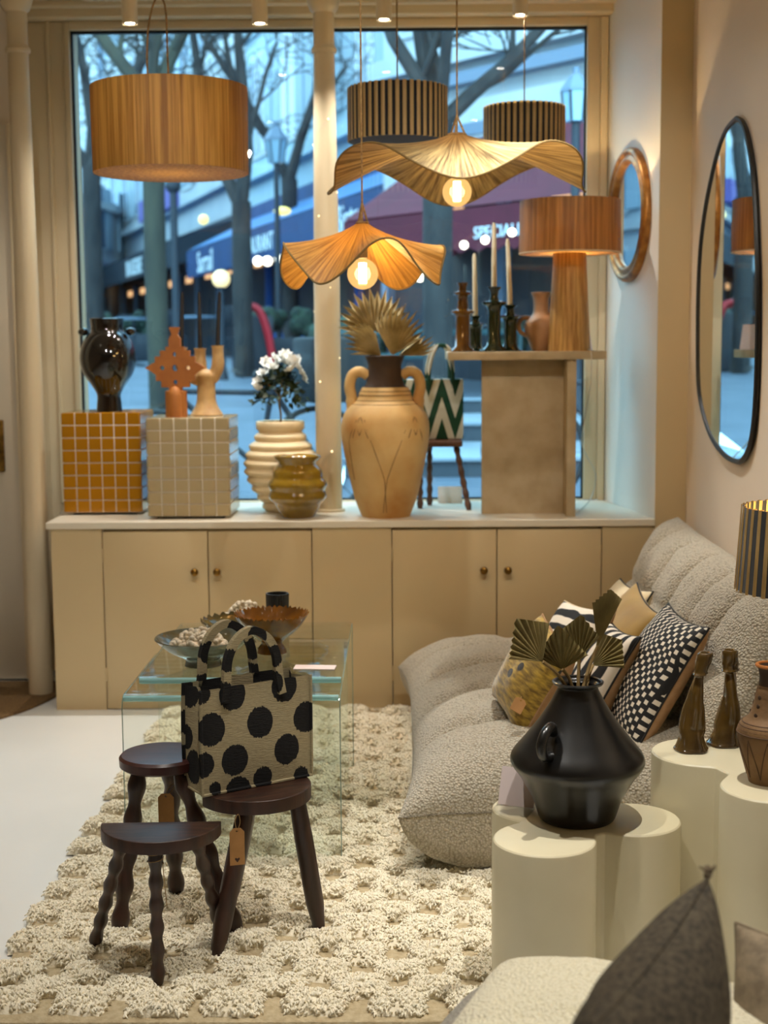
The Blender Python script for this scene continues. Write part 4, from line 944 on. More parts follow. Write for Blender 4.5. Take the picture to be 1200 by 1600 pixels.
# polka dot bag
F0 = on(316, 1246, ZB); F1 = on(487, 1212, ZB); ba = math.atan2(F1.y - F0.y, F1.x - F0.x); BW = (F1 - F0).length
BH = (at(306, 1077, F0.y) - at(316, 1246, F0.y)).length * .98; BD = .105
def uvq(x, y):   # place on the bag's front plane
    n_ = Vector((math.sin(ba), -math.cos(ba), 0)); v = ray(x, y); k = (F0 - _C).dot(n_) / v.dot(n_); q = _C + v * k - F0
    return (q.x * math.cos(ba) + q.y * math.sin(ba), q.z)
dots = [uvq(*q) + (rr_ * .00158,) for *q, rr_ in ((363, 1085, 23), (444, 1072, 23), (405, 1128, 23), (477, 1120, 23), (366, 1187, 23), (447, 1170, 23), (329, 1140, 24), (318, 1196, 18), (410, 1215, 17), (372, 1236, 22), (470, 1212, 14), (336, 1232, 10), (316, 1085, 14))]
for (a, b) in ((.03, .02), (.07, .17), (.10, .26), (-.02, .12)): pass
dotcloth('dot_cloth', dots, S(148, 136, 106), S(12, 11, 12))
side_dots = [(.02, .20, .035), (.085, .24, .03), (.06, .06, .038), (.10, .13, .03), (.0, .11, .018)]
dotcloth('dot_cloth_side', side_dots, S(148, 136, 106), S(12, 11, 12), axes=(1, 2))
strap_dots = [(.075, .335, .026), (.155, .385, .026), (.20, .33, .026), (.06, .25, .03), (.195, .26, .03)]
dotcloth('dot_cloth_strap', strap_dots, S(148, 136, 106), S(12, 11, 12))
t = thing('polka_dot_tote', 'beige tote bag with big black dots on the straight-legged stool', 'tote bag', (F0.x, F0.y, ZB), rz=ba)
def wall_panel(x0, x1, y0, y1, z0, z1, bul, mat, nm):
    part(nm, box(x0, x1, y0, y1, z0, z1, .003), mat, t)
def bulged(y, bul, th=.006):
    g = grid(lambda u, v: (BW * u + .004 * math.sin(PI * v) * (1 if u > .5 else -1), y + bul * math.sin(PI * u) * math.sin(PI * min(1, v * 1.1)), BH * v + .004 * nz(u * 3, y, v, 1)), 20, 20)
    h = grid(lambda u, v: (BW * u + .004 * math.sin(PI * v) * (1 if u > .5 else -1), y + th + bul * math.sin(PI * u) * math.sin(PI * min(1, v * 1.1)), BH * v + .004 * nz(u * 3, y, v, 1)), 20, 20)
    m_ = MB(); m_.add(g[0], g[1]); m_.add(h[0], [tuple(reversed(q)) for q in h[1]]); return m_
part('front_panel', bulged(0, -.006), 'dot_cloth', t); part('back_panel', bulged(BD, .006, -.006), 'dot_cloth', t)
for x0, sgn in ((0, 1), (BW, -1)):
    def gus(u, v, x0=x0, sgn=sgn): return (x0 + sgn * (.004 + .022 * (1 - abs(2 * u - 1)) * v), BD * u, BH * .985 * v)
    part('gusset', grid(gus, 12, 12), 'dot_cloth_side', t, angle=20)
part('bottom', box(.002, BW - .002, .002, BD - .002, .0, .006, .002), 'dot_cloth_side', t)
part('hem', tube([(0, -.003, .004), (BW, -.003, .004)], .004, 6), 'dot_cloth', t)
part('corner_seam', tube([(0, -.002, .004), (0, -.002, BH)], .0045, 6), 'dot_cloth', t)
part('corner_seam', tube([(BW, -.002, .004), (BW, -.002, BH)], .004, 6), 'dot_cloth', t)
for y, dx in ((-.004, .0), (BD + .002, -.012)):
    xa_, xb_ = uvq(352, 1070)[0] + dx, uvq(432, 1060)[0] + dx
    hz = BH + .135
    part('handle', strap(cr([(xa_ - .006, y, BH - .035), (xa_, y, BH + .01), (xa_ + .006, y, BH + .07), (xa_ + .03, y, hz - .02), ((xa_ + xb_) / 2, y + .004, hz), (xb_ - .03, y, hz - .02), (xb_ - .004, y, BH + .07), (xb_ + .004, y, BH + .01), (xb_ + .012, y, BH - .035)], 5), (0, 1, 0), .016, .020), 'dot_cloth_strap', t, angle=60)

# ================================================================== SOFA
SX0, SX1, SY0, SY1 = -.01, 1.13, 3.76, 5.60
sofa = thing('lounge_sofa', 'low taupe boucle lounge sofa with pinched corners along the wall', 'sofa', ((SX0 + SX1) / 2, (SY0 + SY1) / 2, 0))
scx, scy = (SX0 + SX1) / 2, (SY0 + SY1) / 2
def pf(a, p=4.0, e=.5): return max(0, 1 - abs(a) ** p) ** e
def puff(center, ux, uy, un, hw, hl, tt, tb, seams=(), useams=(), nu=44, nv=90, pin=.05, sd=.022, p=4.0, amp=.012, seed=0, wr=6, bp=7):
    """closed pillow: half sizes hw along ux, hl along uy, thickness tt above / tb below along un"""
    c, ux, uy, un = Vector(center), Vector(ux), Vector(uy), Vector(un); v = []; f = []
    def pt(u, w_, side):
        x = hw * u * (1 - pin * (1 - w_ ** 4)); y = hl * w_ * (1 - pin * .6 * (1 - u ** 4))
        e = pf(u, p) * pf(w_, p + 3) if side > 0 else pf(u, p + 2) * pf(w_, bp)
        wv = w_ + .025 * math.sin(u * 3 + seed)
        g = sum(math.exp(-abs((wv - s0) * hl / .035) ** 1.2) for s0 in seams) + .6 * sum(math.exp(-abs((u - s0) * hw / .03) ** 1.3) for s0 in useams)
        h = (tt if side > 0 else tb) * e - (sd * g * e if side > 0 else sd * .4 * g * e)
        q = c + ux * x + uy * y; h += amp * e * nz(q.x, q.y, q.z + seed, wr) + amp * .5 * e * nz(q.x, q.y, q.z + seed, wr * 3)
        return q + un * (h * side)
    us = [math.sin(PI / 2 * (2 * i / nu - 1)) for i in range(nu + 1)]; ws = [2 * j / nv - 1 for j in range(nv + 1)]
    ws = [w_ if abs(w_) < .85 else math.copysign(.85 + .15 * math.sin(PI / 2 * (abs(w_) - .85) / .15), w_) for w_ in ws]
    for side in (1, -1):
        o = len(v)
        for w_ in ws:
            for u in us: v.append(tuple(pt(u, w_, side)))
        for j in range(nv):
            for i in range(nu):
                a = o + j * (nu + 1) + i; q = (a, a + 1, a + nu + 2, a + nu + 1); f.append(q if side > 0 else tuple(reversed(q)))
    return v, f
sm5 = [-.62, -.22, .2, .6]
part('seat', puff((0, 0, .205), (1, 0, 0), (0, 1, 0), (0, 0, 1), .57, (SY1 - SY0) / 2, .205, .19, sm5, (-.25,), seed=1, sd=.045, nv=130, amp=.014, bp=44, pin=.085), 'boucle_taupe', sofa, angle=180)
hl_ = (SY1 - SY0) / 2
part('seat_seam', tube([(.57 * (1 - k / 15), -hl_ * (1 - .051 * (1 - (1 - k / 15) ** 4)) - .0005, .205) for k in range(31)] + [(-.57 * (1 - .085 * (1 - w_ ** 4)) - .0005, hl_ * w_, .205) for w_ in [k / 30 * 2 - 1 for k in range(1, 31)]], .002, 6), 'boucle_grey', sofa)
ta = Vector((.43, 0, .90)).normalized(); na = Vector((-.90, 0, .43))
part('backrest', puff((.985 - scx, 0, .545), ta, (0, 1, 0), na, .295, (SY1 - SY0) / 2 - .005, .135, .10, [-.68, -.36, -.02, .33, .67], (.0,), sd=.05, seed=5, nv=130, amp=.014), 'boucle_taupe', sofa, angle=180)
# cushions on the sofa
def cushion(name, label, c, nrm, up, w_, h, th, front, back, edge='frame_black', spin=0, group='cushions on the sofa', tassel=None, lab2=None, n=26):
    nrm = Vector(nrm).normalized(); up = Vector(up); xa = up.cross(nrm).normalized(); ya = nrm.cross(xa).normalized()
    M = Matrix((xa, ya, nrm)).transposed().to_4x4() @ Matrix.Rotation(spin, 4, 'Z')
    t = link(name, None, None, c); t.rotation_euler = M.to_euler(); tag(t, label, 'cushion', group)
    def sh(side):
        def fn(u, v):
            a, b = math.sin(PI / 2 * (2 * u - 1)), math.sin(PI / 2 * (2 * v - 1))
            x = w_ / 2 * a * (1 - .09 * (1 - b * b)); y = h / 2 * b * (1 - .09 * (1 - a * a))
            z = side * (th / 2 * (max(0, 1 - a * a) * max(0, 1 - b * b)) ** .42 * (1 + .12 * nz(a, b, c[0] * 9 + side, 2.2)))
            return (x, y, z)
        g = grid(fn, n, n); return g if side > 0 else (g[0], [tuple(reversed(q)) for q in g[1]], g[2])
    part('front', sh(1), front, t, angle=180); part('back', sh(-1), back, t, angle=180)
    per = []
    for k in range(4 * n):
        e, q = divmod(k, n); s_ = math.sin(PI / 2 * (2 * q / n - 1)); a, b = [(s_, -1), (1, s_), (-s_, 1), (-1, -s_)][e]
        per.append((w_ / 2 * a * (1 - .09 * (1 - b * b)), h / 2 * b * (1 - .09 * (1 - a * a)), 0))
    part('piping', tube(per, .0035, 6, closed=True), edge, t)
    return t
LN, LU = (-.86, -.06, .5), (.48, 0, .88)
cushion('dash_cushion', 'black cushion with rows of white dashes and tan back', at(1018, 1058, 4.14), LN, LU, .43, .43, .15, 'dash_cloth', 'tan_linen', 'fabric_black', spin=R(3))
cushion('velvet_cushion', 'mustard velvet cushion with a black edge at the far end of the sofa', at(963, 1014, 4.58), LN, LU, .40, .40, .14, 'velvet_yellow', 'cream_fabric', 'fabric_black', spin=R(-4))
cushion('cream_cushion', 'cream cushion standing behind the mustard velvet one', at(948, 996, 4.85), LN, LU, .42, .42, .13, 'cream_fabric', 'cream_fabric', 'fabric_black', spin=R(6))
cushion('zebra_cushion', 'black and white zebra cushion with a tan back behind the palm leaves', at(884, 1022, 4.55), (-.80, -.25, .5), (.4, .05, .88), .36, .36, .13, 'zebra_cloth', 'tan_linen', 'cream_fabric', spin=R(10))
cushion('spotted_cushion', 'mustard animal-spot cushion with a tan back at the front of the sofa seat', at(832, 1056, 4.14), (-.84, -.30, .46), (.42, .0, .88), .30, .30, .16, 'leopard_cloth', 'tan_linen', 'tan_linen', spin=R(-6))
cushion('black_cushion', 'black and white cushion with a tan back right behind the black vase', at(928, 1064, 4.28), LN, LU, .38, .38, .14, 'zebra_cloth', 'tan_linen', 'fabric_black', spin=R(95))
sp = at(818, 1092, 4.0); t = thing('kraft_tag', 'small kraft tag hanging from the spotted cushion', 'tag', (sp.x - .005, sp.y, sp.z), rot=(R(-50), R(30), R(-10)))
part('card', flat_shape([[(-.018, -.05), (.018, -.05), (.018, -.008), (.010, 0), (-.010, 0), (-.018, -.008)], circ(0, -.007, .0025, 8)], .0012), 'kraft', t, smooth=False); part('string', tube([(0, 0, -.006), (-.004, .01, .012), (0, .02, .02)], .001, 5), 'twine', t)

# ================================================================== PLINTHS
def cloud(name, label, lobes, H, fill):
    cx = sum(l[0] for l in lobes) / len(lobes); cy = sum(l[1] for l in lobes) / len(lobes); n = 144; rr_ = []
    for i in range(n):
        a = 2 * PI * i / n; d = (math.cos(a), math.sin(a)); best = fill
        for lx, ly, lr in lobes:
            ex, ey = lx - cx, ly - cy; b = ex * d[0] + ey * d[1]; q = b * b - (ex * ex + ey * ey - lr * lr)
            if q > 0: best = max(best, b + math.sqrt(q))
        rr_.append(best)
    for _ in range(3): rr_ = [(rr_[i - 1] + 2 * rr_[i] + rr_[(i + 1) % n]) / 4 for i in range(n)]
    t = thing(name, label, 'plinth', (cx, cy, 0), group='cloud-shaped plinths')
    part('body', prism([(r * math.cos(2 * PI * i / n), r * math.sin(2 * PI * i / n)) for i, r in enumerate(rr_)], .0, H, .008), 'plaster', t, angle=25)
ZL, ZT = .44, .55
cloud('cloud_plinth', 'low pale plaster cloud-shaped plinth under the black vase', [(.308, 2.945, .112), (.515, 3.07, .112), (.312, 3.15, .104)], ZL, .10)
cloud('cloud_plinth', 'taller pale plaster cloud-shaped plinth under the brown candlesticks', [(.705, 3.22, .118), (.80, 2.955, .112), (.95, 3.17, .118)], ZT, .11)
# black vase
VX, VY = on(899, 1272, ZL).x, 3.075; s = VY / FPX
t = thing('black_vase', 'big matte black vase with a wide angular belly on the low plinth', 'vase', (VX, VY, ZL))
vp = [(57, 0), (62, 6), (72, 35), (90, 68), (103, 86), (107.5, 97), (103, 110), (85, 132), (62, 162), (46, 187), (37, 204), (33, 212), (32, 217), (39, 221), (41, 225)]
part('body', vessel([(a * s, b * s) for a, b in vp], .007, 64, 4), 'black_matte', t)
part('handle', tube(cr([(-58 * s, -52 * s, 158 * s), (-66 * s, -66 * s, 172 * s), (-80 * s, -80 * s, 166 * s), (-88 * s, -86 * s, 148 * s), (-82 * s, -80 * s, 130 * s), (-66 * s, -62 * s, 124 * s)], 5), [8 * s] * 26, 12), 'black_matte', t, rot=(0, 0, R(12)))
for k, (hb_, tp_, sp_, nf, wd, yw, lab) in enumerate((((848, 1034), (806, 966), .85, 11, .72, .45, 'olive dried palm leaf at the left of the black vase'), ((879, 1046), (872, 976), 1.12, 13, .62, -.15, 'olive dried palm leaf spread at the front of the black vase'), ((905, 1030), (908, 960), .62, 9, .72, -.5, 'olive dried palm leaf upright in the middle of the black vase'), ((934, 1010), (954, 920), .42, 9, .86, .7, 'tallest olive dried palm leaf at the right of the black vase'), ((926, 1040), (972, 1000), .75, 10, .85, -.6, 'olive dried palm leaf low at the right of the black vase'))):
    yy = VY - .04 + .03 * k
    fan_leaf(lab, (VX + (k - 2) * .008, VY, ZL + 205 * s), at(*hb_, yy), at(*tp_, yy - .02), sp_, nf, 'palm_olive', 'cut', wd, yw, 'palm leaves in the black vase', fold=.45)
# acrylic sign holder
ah_ = on(800, 1262, ZL)
t = thing('sign_holder', 'small acrylic holder with a pale pink card by the black vase', 'sign holder', (ah_.x, ah_.y - .02, ZL), rz=R(-22))
part('foot', box(-.045, .045, -.035, .035, 0, .003), 'acrylic', t, smooth=False); part('upright', box(-.045, .045, -.002, .001, .002, .095), 'acrylic', t, (0, .02, 0), (R(-22), 0, 0), smooth=False); part('card', box(-.043, .043, .0012, .0022, .004, .092), 'paper_pink', t, (0, .02, 0), (R(-22), 0, 0), smooth=False)
# brown candlesticks
for k, (bx_, by_, hpx, Yc, lab) in enumerate(((1080, 1172, 158, 3.235, 'brown glazed twisted candlestick at the plinth edge'), (1131, 1163, 153, 3.285, 'brown glazed twisted candlestick set farther back'))):
    g = on(bx_, by_, ZT); s = g.y / FPX; t = thing('brown_candlestick', lab, 'candlestick', (g.x, g.y, ZT), rz=k * 2.1, group='brown candlesticks')
    H = hpx * s; pf_ = [(27, 0), (27.5, .02), (24, .05), (19, .15), (17, .3), (15, .45), (13, .52), (12, .62), (9.5, .72), (9, .77), (14, .79), (11.5, .815), (12.5, .9), (12, 1.0), (7, 1.0), (6.5, .93), (.001, .92)]
    lean = (-.01 if k == 0 else .008)
    def wob(r, z, a, H=H, k=k, lean=lean): return (r * (1 + .2 * math.sin(2 * a + z / H * 7 + k) * (.15 < z / H < .88) + .05 * math.sin(5 * a + 9 * z / H)), z)
    v, f, u = lathe([(.001, 0)] + cr([(r * s, z * H) for r, z in pf_], 3), 28, 0, wob)
    v = [(x + .016 * math.sin(z / H * PI * 1.15) * (.4 if k else -.5) + (.025 if k == 0 else .012) * z / H, y, z) for x, y, z in v]
    part('body', (v, f), 'brown_glaze', t, angle=80, rot=(0, 0, -k * 2.1))
# carved vase
g = Vector((.80, 2.99, ZT)); s = g.y / FPX; t = thing('carved_vase', 'carved brown clay vase with a dotted neck at the right edge', 'vase', g)
cv = [(31, 0), (36, 20), (48, 62), (51, 82), (46, 96), (33, 108), (26, 128), (22, 150), (19, 158)]
part('body', lathe([(.001, 0)] + cr([(a * s, b * s) for a, b in cv], 4), 40), 'carved_clay', t)
part('neck', lathe([(19 * s, 157 * s), (17.5 * s, 170 * s), (20 * s, 184 * s), (23 * s, 190 * s), (20 * s, 191 * s), (14 * s, 175 * s), (13 * s, 150 * s), (.001, 148 * s)], 32, 2), 'collar_brown', t)
rimr = part('rim', tube([(22 * s * math.cos(a * PI / 16), 22 * s * math.sin(a * PI / 16), 190 * s) for a in range(32)], .004, 8, closed=True), 'terracotta', t)
cl = MB(); lr = lambda z: (lerp(z, [(b, a) for a, b in cv]) + .3) * s
for z in (82, 88, 94, 99): cl.add(*tube([(lr(z) * math.cos(a * PI / 24), lr(z) * math.sin(a * PI / 24), z * s) for a in range(48)], .0012, 5, closed=True)[:2])
for i in range(10):
    for sg in (-1, 1):
        cl.add(*tube([(lr(z) * math.cos(i * PI / 5 + sg * (z - 10) / 66 * PI / 10 + PI / 10), lr(z) * math.sin(i * PI / 5 + sg * (z - 10) / 66 * PI / 10 + PI / 10), z * s) for z in range(10, 77, 6)], .0012, 5)[:2])
part('carved_lines', cl, 'ink_brown', t)
dm = mesh('painted_dot', sphere(.005, seg=10, rings=6, sz=1), 'collar_brown')
for z in (112, 126, 140):
    for i in range(6): a = -2.6 + i * PI / 3; link('painted_dot', dm, t, (lr(z) * .985 * math.cos(a), lr(z) * .985 * math.sin(a), z * s), (0, 0, a), (.35, 1, 1))
# striped table lamp at the right edge
g = Vector((.945, 3.19, ZT)); zb_ = at(1153, 922, g.y).z - ZT; zt_ = at(1153, 793, g.y).z - ZT; rb_ = g.x - at(1153, 900, g.y).x
t = thing('striped_table_lamp', 'lit table lamp with black and beige striped shade at the right edge', 'table lamp', g)
part('base', lathe([(.001, 0), (.07, 0), (.07, .01), (.05, .02), (.035, .06), (.055, .14), (.05, .2), (.02, .27), (.012, .30), (.012, zb_ + .05), (.001, zb_ + .05)], 32, 2), 'black_matte', t)
part('shade', shell(rb_, rb_ * .93, zt_ - zb_, .003, 72), 'fabric_black', t, (0, 0, zb_))
n = 40; a_ = 2 * PI / n * .22; h_ = zt_ - zb_
def stf(u, v, d): r = rb_ * (1 - .07 * v) + d; return (r * math.cos(a_ * (2 * u - 1)), r * math.sin(a_ * (2 * u - 1)), -.002 + (h_ + .004) * v)
st1 = mesh('cord_stripe', grid(lambda u, v: stf(u, v, .0015 + .0025 * math.sin(PI * u)), 4, 3), 'cord_beige'); st2 = mesh('cord_stripe', grid(lambda u, v: stf(1 - u, v, -.005), 2, 2), 'cord_beige')
for i in range(n): link('cord_stripe', st1, t, (0, 0, zb_), (0, 0, 2 * PI * i / n)); link('cord_stripe', st2, t, (0, 0, zb_), (0, 0, 2 * PI * i / n))
part('bulb', sphere(.028, seg=14, rings=10), 'filament', t, (0, 0, zb_ + .09)); lamp('bulb_light', 'POINT', 6, BULB_COL, t, (.05, 0, zb_ + .10), .012)

# ================================================================== FOREGROUND CHAIR AND CUSHIONS
t = thing('boucle_chair', 'cream and grey boucle lounge chair in the near corner', 'armchair', (.418, 1.825, 0), rz=R(-22))
part('base', puff((-.08, .06, .20), (1, 0, 0), (0, 1, 0), (0, 0, 1), .47, .47, .25, .19, (), nu=30, nv=30, pin=.0, seed=9), 'boucle_grey', t, angle=180)
part('seat', puff((.0, .0, .338), (1, 0, 0), (0, 1, 0), (0, 0, 1), .46, .46, .135, .12, (.30,), nu=40, nv=40, pin=.0, p=9.0, seed=12), 'boucle_cream', t, angle=180)
tipc = at(1105, 1372, 1.85); cxa, cya = Vector((.50, .86, .09)).normalized(), Vector((.05, -.13, .99)).normalized(); cs = .40
t = cushion('dark_cushion', 'dark grey woven cushion with a tasselled corner in the near chair', tipc - cxa * cs / 2 - cya * cs / 2, cxa.cross(cya), cya, cs, cs, .19, 'dark_linen', 'dark_linen', 'dark_linen', group=None)
ts = MB(); rt = random.Random(4)
for i in range(9): ts.add(*tube(cr([(0, 0, 0), (rt.uniform(-.006, .006), rt.uniform(.006, .012), rt.uniform(-.006, .006)), (rt.uniform(-.012, .012), rt.uniform(.010, .018), rt.uniform(-.012, .012))], 3), .0016, 5)[:2])
part('tassel', ts, 'taupe_linen', t, (cs / 2, cs / 2, 0))
cushion('taupe_cushion', 'taupe woven cushion behind the dark grey one at the right edge', (.69, 2.0, .372), (-.55, -.75, .3), (.2, .3, 1), .46, .42, .22, 'taupe_linen', 'taupe_linen', 'taupe_linen', spin=R(0), group=None)

# ================================================================== THE STREET
prof_g = [(6.7, .32), (9, .46), (10.7, .60), (14, .97), (18, 1.15), (24, 1.24), (40, 1.28), (75, 1.3)]
def gz(y): return lerp(max(6.7, min(75, y)), prof_g)
gl_ = MB(); gl_.add([(x, y, z) for y, z in prof_g for x in (-45, -.42)], [(2 * i, 2 * i + 1, 2 * i + 3, 2 * i + 2) for i in range(len(prof_g) - 1)])
struct('street_road', gl_, 'asphalt')
gr_ = MB(); pr2 = [(6.7, .42), (14.3, .5)]
gr_.add([(x, y, z) for y, z in [(6.7, .42), (10.7, .5), (14.32, .5)] for x in (-.42, 30)], [(0, 1, 3, 2), (2, 3, 5, 4)])
gr_.add([(x, y, z) for y, z in [(14.3, .97), (18, 1.15), (24, 1.24), (40, 1.28), (75, 1.3)] for x in (-.42, 30)], [(2 * i, 2 * i + 1, 2 * i + 3, 2 * i + 2) for i in range(4)])
struct('street_pavement', gr_, 'asphalt')
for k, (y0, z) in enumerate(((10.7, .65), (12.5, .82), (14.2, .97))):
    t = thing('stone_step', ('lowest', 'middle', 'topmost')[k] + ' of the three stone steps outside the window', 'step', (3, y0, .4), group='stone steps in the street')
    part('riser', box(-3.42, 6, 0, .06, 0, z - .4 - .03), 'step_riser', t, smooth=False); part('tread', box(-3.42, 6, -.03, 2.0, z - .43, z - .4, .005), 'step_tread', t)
# railing behind the steps
t = thing('street_railing', 'dark teal railing above the stone steps', 'railing', (.6, 14.6, 1.0))
for z in (.36, .60): part('rail', box(-1.3, 1.6, -.02, .02, z, z + .06, .01), 'teal_rail', t)
for x in (-1.25, -.3, .65, 1.55): part('post', box(x - .02, x + .02, -.02, .02, 0, .64, .006), 'teal_rail', t)

def facade_part(parent, nm, b, mat, **k): return part(nm, b, mat, parent, smooth=False, **k)
def building(label, org, rz, x0, x1, zt, wall, cols, rows, ww, wh, z0=4.6, dz=3.0, shut=True, cornice=True, depth=6, group='street buildings', base0=0):
    t = thing('street_building', label, 'building', org, rz=rz, group=group)
    facade_part(t, 'wall', box(x0, x1, -depth, 0, base0, zt), wall)
    if cornice:
        for z in (z0 - .55, zt - .35): facade_part(t, 'cornice', box(x0, x1, 0, .22, z, z + .22), 'zinc' if z > 6 else wall)
        for j in range(1, rows): facade_part(t, 'string_course', box(x0, x1, 0, .10, z0 + j * dz - .5, z0 + j * dz - .34), wall)
    wm = mesh('window', box(-ww / 2 - .09, ww / 2 + .09, 0, .05, -.08, wh + .10), 'facade_white', False); pm = mesh('pane', box(-ww / 2, ww / 2, .05, .058, 0, wh), 'pane_dark', False)
    sm_ = mesh('shutter', box(-ww * .26, ww * .26, 0, .07, 0, wh), 'shutter_grey', False); bm_ = mesh('glazing_bar', box(-.03, .03, .055, .075, 0, wh), 'facade_white', False)
    bal = mesh('balcony', box(-ww / 2 - .25, ww / 2 + .25, 0, .22, -.12, -.04), 'zinc', False)
    for i in range(cols):
        for j in range(rows):
            x = x0 + (x1 - x0) * (i + .5) / cols; z = z0 + j * dz
            w_ = link('window', wm, t, (x, 0, z)); link('pane', pm, w_); link('glazing_bar', bm_, w_)
            if shut:
                for sg in (-1, 1): link('shutter', sm_, w_, (sg * (ww * .5 + ww * .30), 0, 0))
            elif j % 2: link('balcony', bal, w_)
    return t
# long cafe row running away to the left
Q = Vector((2.2, 11.9, 1.22)); rowdir = Vector((-.332, .943, 0)); RZ = math.atan2(rowdir.y, rowdir.x)
nrow = Vector((-.943, -.332, 0))
bl_ = building('long pale facade with shuttered windows above the blue cafe', Q - nrow * 1.5, RZ, 6.2, 21, 14, 'facade_pale', 6, 3, 1.1, 2.0, z0=4.4)
building('white facade above the black shop front down the street', Q - nrow * 1.5, RZ, 21.05, 43, 12.5, 'facade_cream', 8, 3, 1.1, 1.9, z0=4.6)
building('far white building closing the street on the left', Vector((-13.2, 60, 1.3)), PI, -9, 9, 26, 'facade_white', 6, 7, 1.4, 2.2, z0=1.2, dz=3.3, shut=False)
building('far pale blue building behind the trees', Vector((-1, 66, 1.3)), PI, -12, 9, 30, 'facade_pale', 9, 8, 1.3, 2.2, z0=1.2, dz=3.4, shut=True)
# right-hand building standing at an angle
QR = Vector((1.9 + .9, 14.6, 1.0)); rdir = Vector((-.645, .764, 0)); RZR = math.atan2(rdir.y, rdir.x); nr_ = Vector((-.764, -.645, 0))
building('white corner building with grey cornices behind the burgundy awning', QR, RZR, -9, 4.6, 9.6, 'facade_white', 7, 2, 1.1, 1.8, z0=4.3, dz=3.0, shut=False)
# shop fronts
def shopfront(label, org, rz, x0, x1, n, glow):
    t = thing('shopfront', label, 'shopfront', org, rz=rz, group='shop fronts')
    facade_part(t, 'stall_riser', box(x0, x1, 0, .12, 0, .55), 'blue_paint' if glow == 'b' else 'street_dark')
    facade_part(t, 'inner_wall', box(x0, x1, .0, .04, .55, 2.3), 'shop_wall')
    facade_part(t, 'fascia', box(x0, x1, 0, .16, 2.3, 3.3), {'b': 'awning_blue', 'w': 'facade_white', 'd': 'street_dark'}[glow])
    for i in range(n + 1): x = x0 + (x1 - x0) * i / n; facade_part(t, 'post', box(x - .06, x + .06, .0, .16, 0, 2.4), 'blue_paint' if glow == 'b' else 'zinc')
    for i in range(n):
        x = x0 + (x1 - x0) * (i + .5) / n; w_ = (x1 - x0) / n * .3
        facade_part(t, 'lit_lamp', box(x - w_ * .5, x + w_ * .5, .05, .08, 2.0, 2.18), 'cafe_glow')
    return t
shopfront('blue painted cafe front under the blue awning', Q - nrow * 1.5 + nrow * .02, RZ, 6.3, 20.9, 7, 'b')
shopfront('dark shop front at the far end of the street row', Q - nrow * 1.5 + nrow * .02, RZ, 21.2, 42, 8, 'd')
shopfront('dark restaurant front under the burgundy awning', QR + nr_ * .02, RZR, -8, 4.4, 6, 'w')
def awning(label, org, rz, x0, x1, zv0, zv1, zt, out, mat, top, side=None, words=()):
    t = thing('shop_awning', label, 'awning', org, rz=rz, group='shop awnings')
    n = max(4, int((x1 - x0) / .25))
    part('canopy', grid(lambda u, v: (x0 + (x1 - x0) * u, out * (1 - v), zv1 + (zt - zv1) * v + .02), n, 3), top, t, smooth=False)
    val = [(x0, zv1), (x1, zv1)]
    for i in range(n):
        xa, xb = x1 - (x1 - x0) * i / n, x1 - (x1 - x0) * (i + 1) / n; val += [(xa, zv0 + .05), ((xa + xb) / 2, zv0)]
    val.append((x0, zv0 + .05))
    part('valance', flat_shape([val], .015), mat, t, (0, out, 0), smooth=False)
    sm_ = side or mat
    for x in (x0, x1): part('side_panel', ([(x, out, zv1), (x, 0, zt), (x, 0, zv1 - .3), (x, out, zv0 + .05)], [(0, 1, 2, 3)]), sm_, t, smooth=False)
    for (txt, xm, size, z) in words:
        part('lettering', text_shape(txt, size), 'letter', t, (xm, out + .02, z), (0, 0, PI), smooth=False)
    return t
awning('blue cafe awning with white lettering', Q - nrow * 1.5, RZ, 6.0, 20.6, 1.75, 2.35, 3.1, 1.5, 'awning_blue', 'awning_blue_top', words=(('Sarrail', 18.6, .62, 2.02), ('RESTAURANT', 14.2, .42, 2.05), ('Bistro', 8.6, .6, 2.05)))
awning('black shop awning far down the street', Q - nrow * 1.5, RZ, 21.6, 42, 2.1, 2.75, 3.2, 1.5, 'awning_black', 'awning_blue_top', words=(('BRASSERIE', 28, .6, 2.4),))
wa = awning('burgundy awning with white lettering on its front edge', QR, RZR, -5.5, 3.2, 1.42, 1.86, 2.95, 1.75, 'awning_burgundy', 'awning_burgundy', 'awning_burgundy_lit', words=(('SPECIALITES', .62, .17, 1.60),))
part('emblem_ring', tube([(-1.25 + .36 * math.cos(a * PI / 12), .95, 2.42 + .30 * math.sin(a * PI / 12)) for a in range(24)], .022, 6, closed=True), 'letter', wa, (0, .03, 0))
part('emblem', text_shape('Zim', .5), 'letter', wa, (-1.45, 1.02, 2.42), (R(24), 0, PI), smooth=False)
tag(part('street_sign_board', box(-2.2, 2.2, -.1, .1, 0, .5), 'purple_board', None, Q + rowdir * 23 + nrow * .2 + Vector((0, 0, 3.35)), (0, 0, RZ), smooth=False), 'purple sign board above the black awning', 'sign')
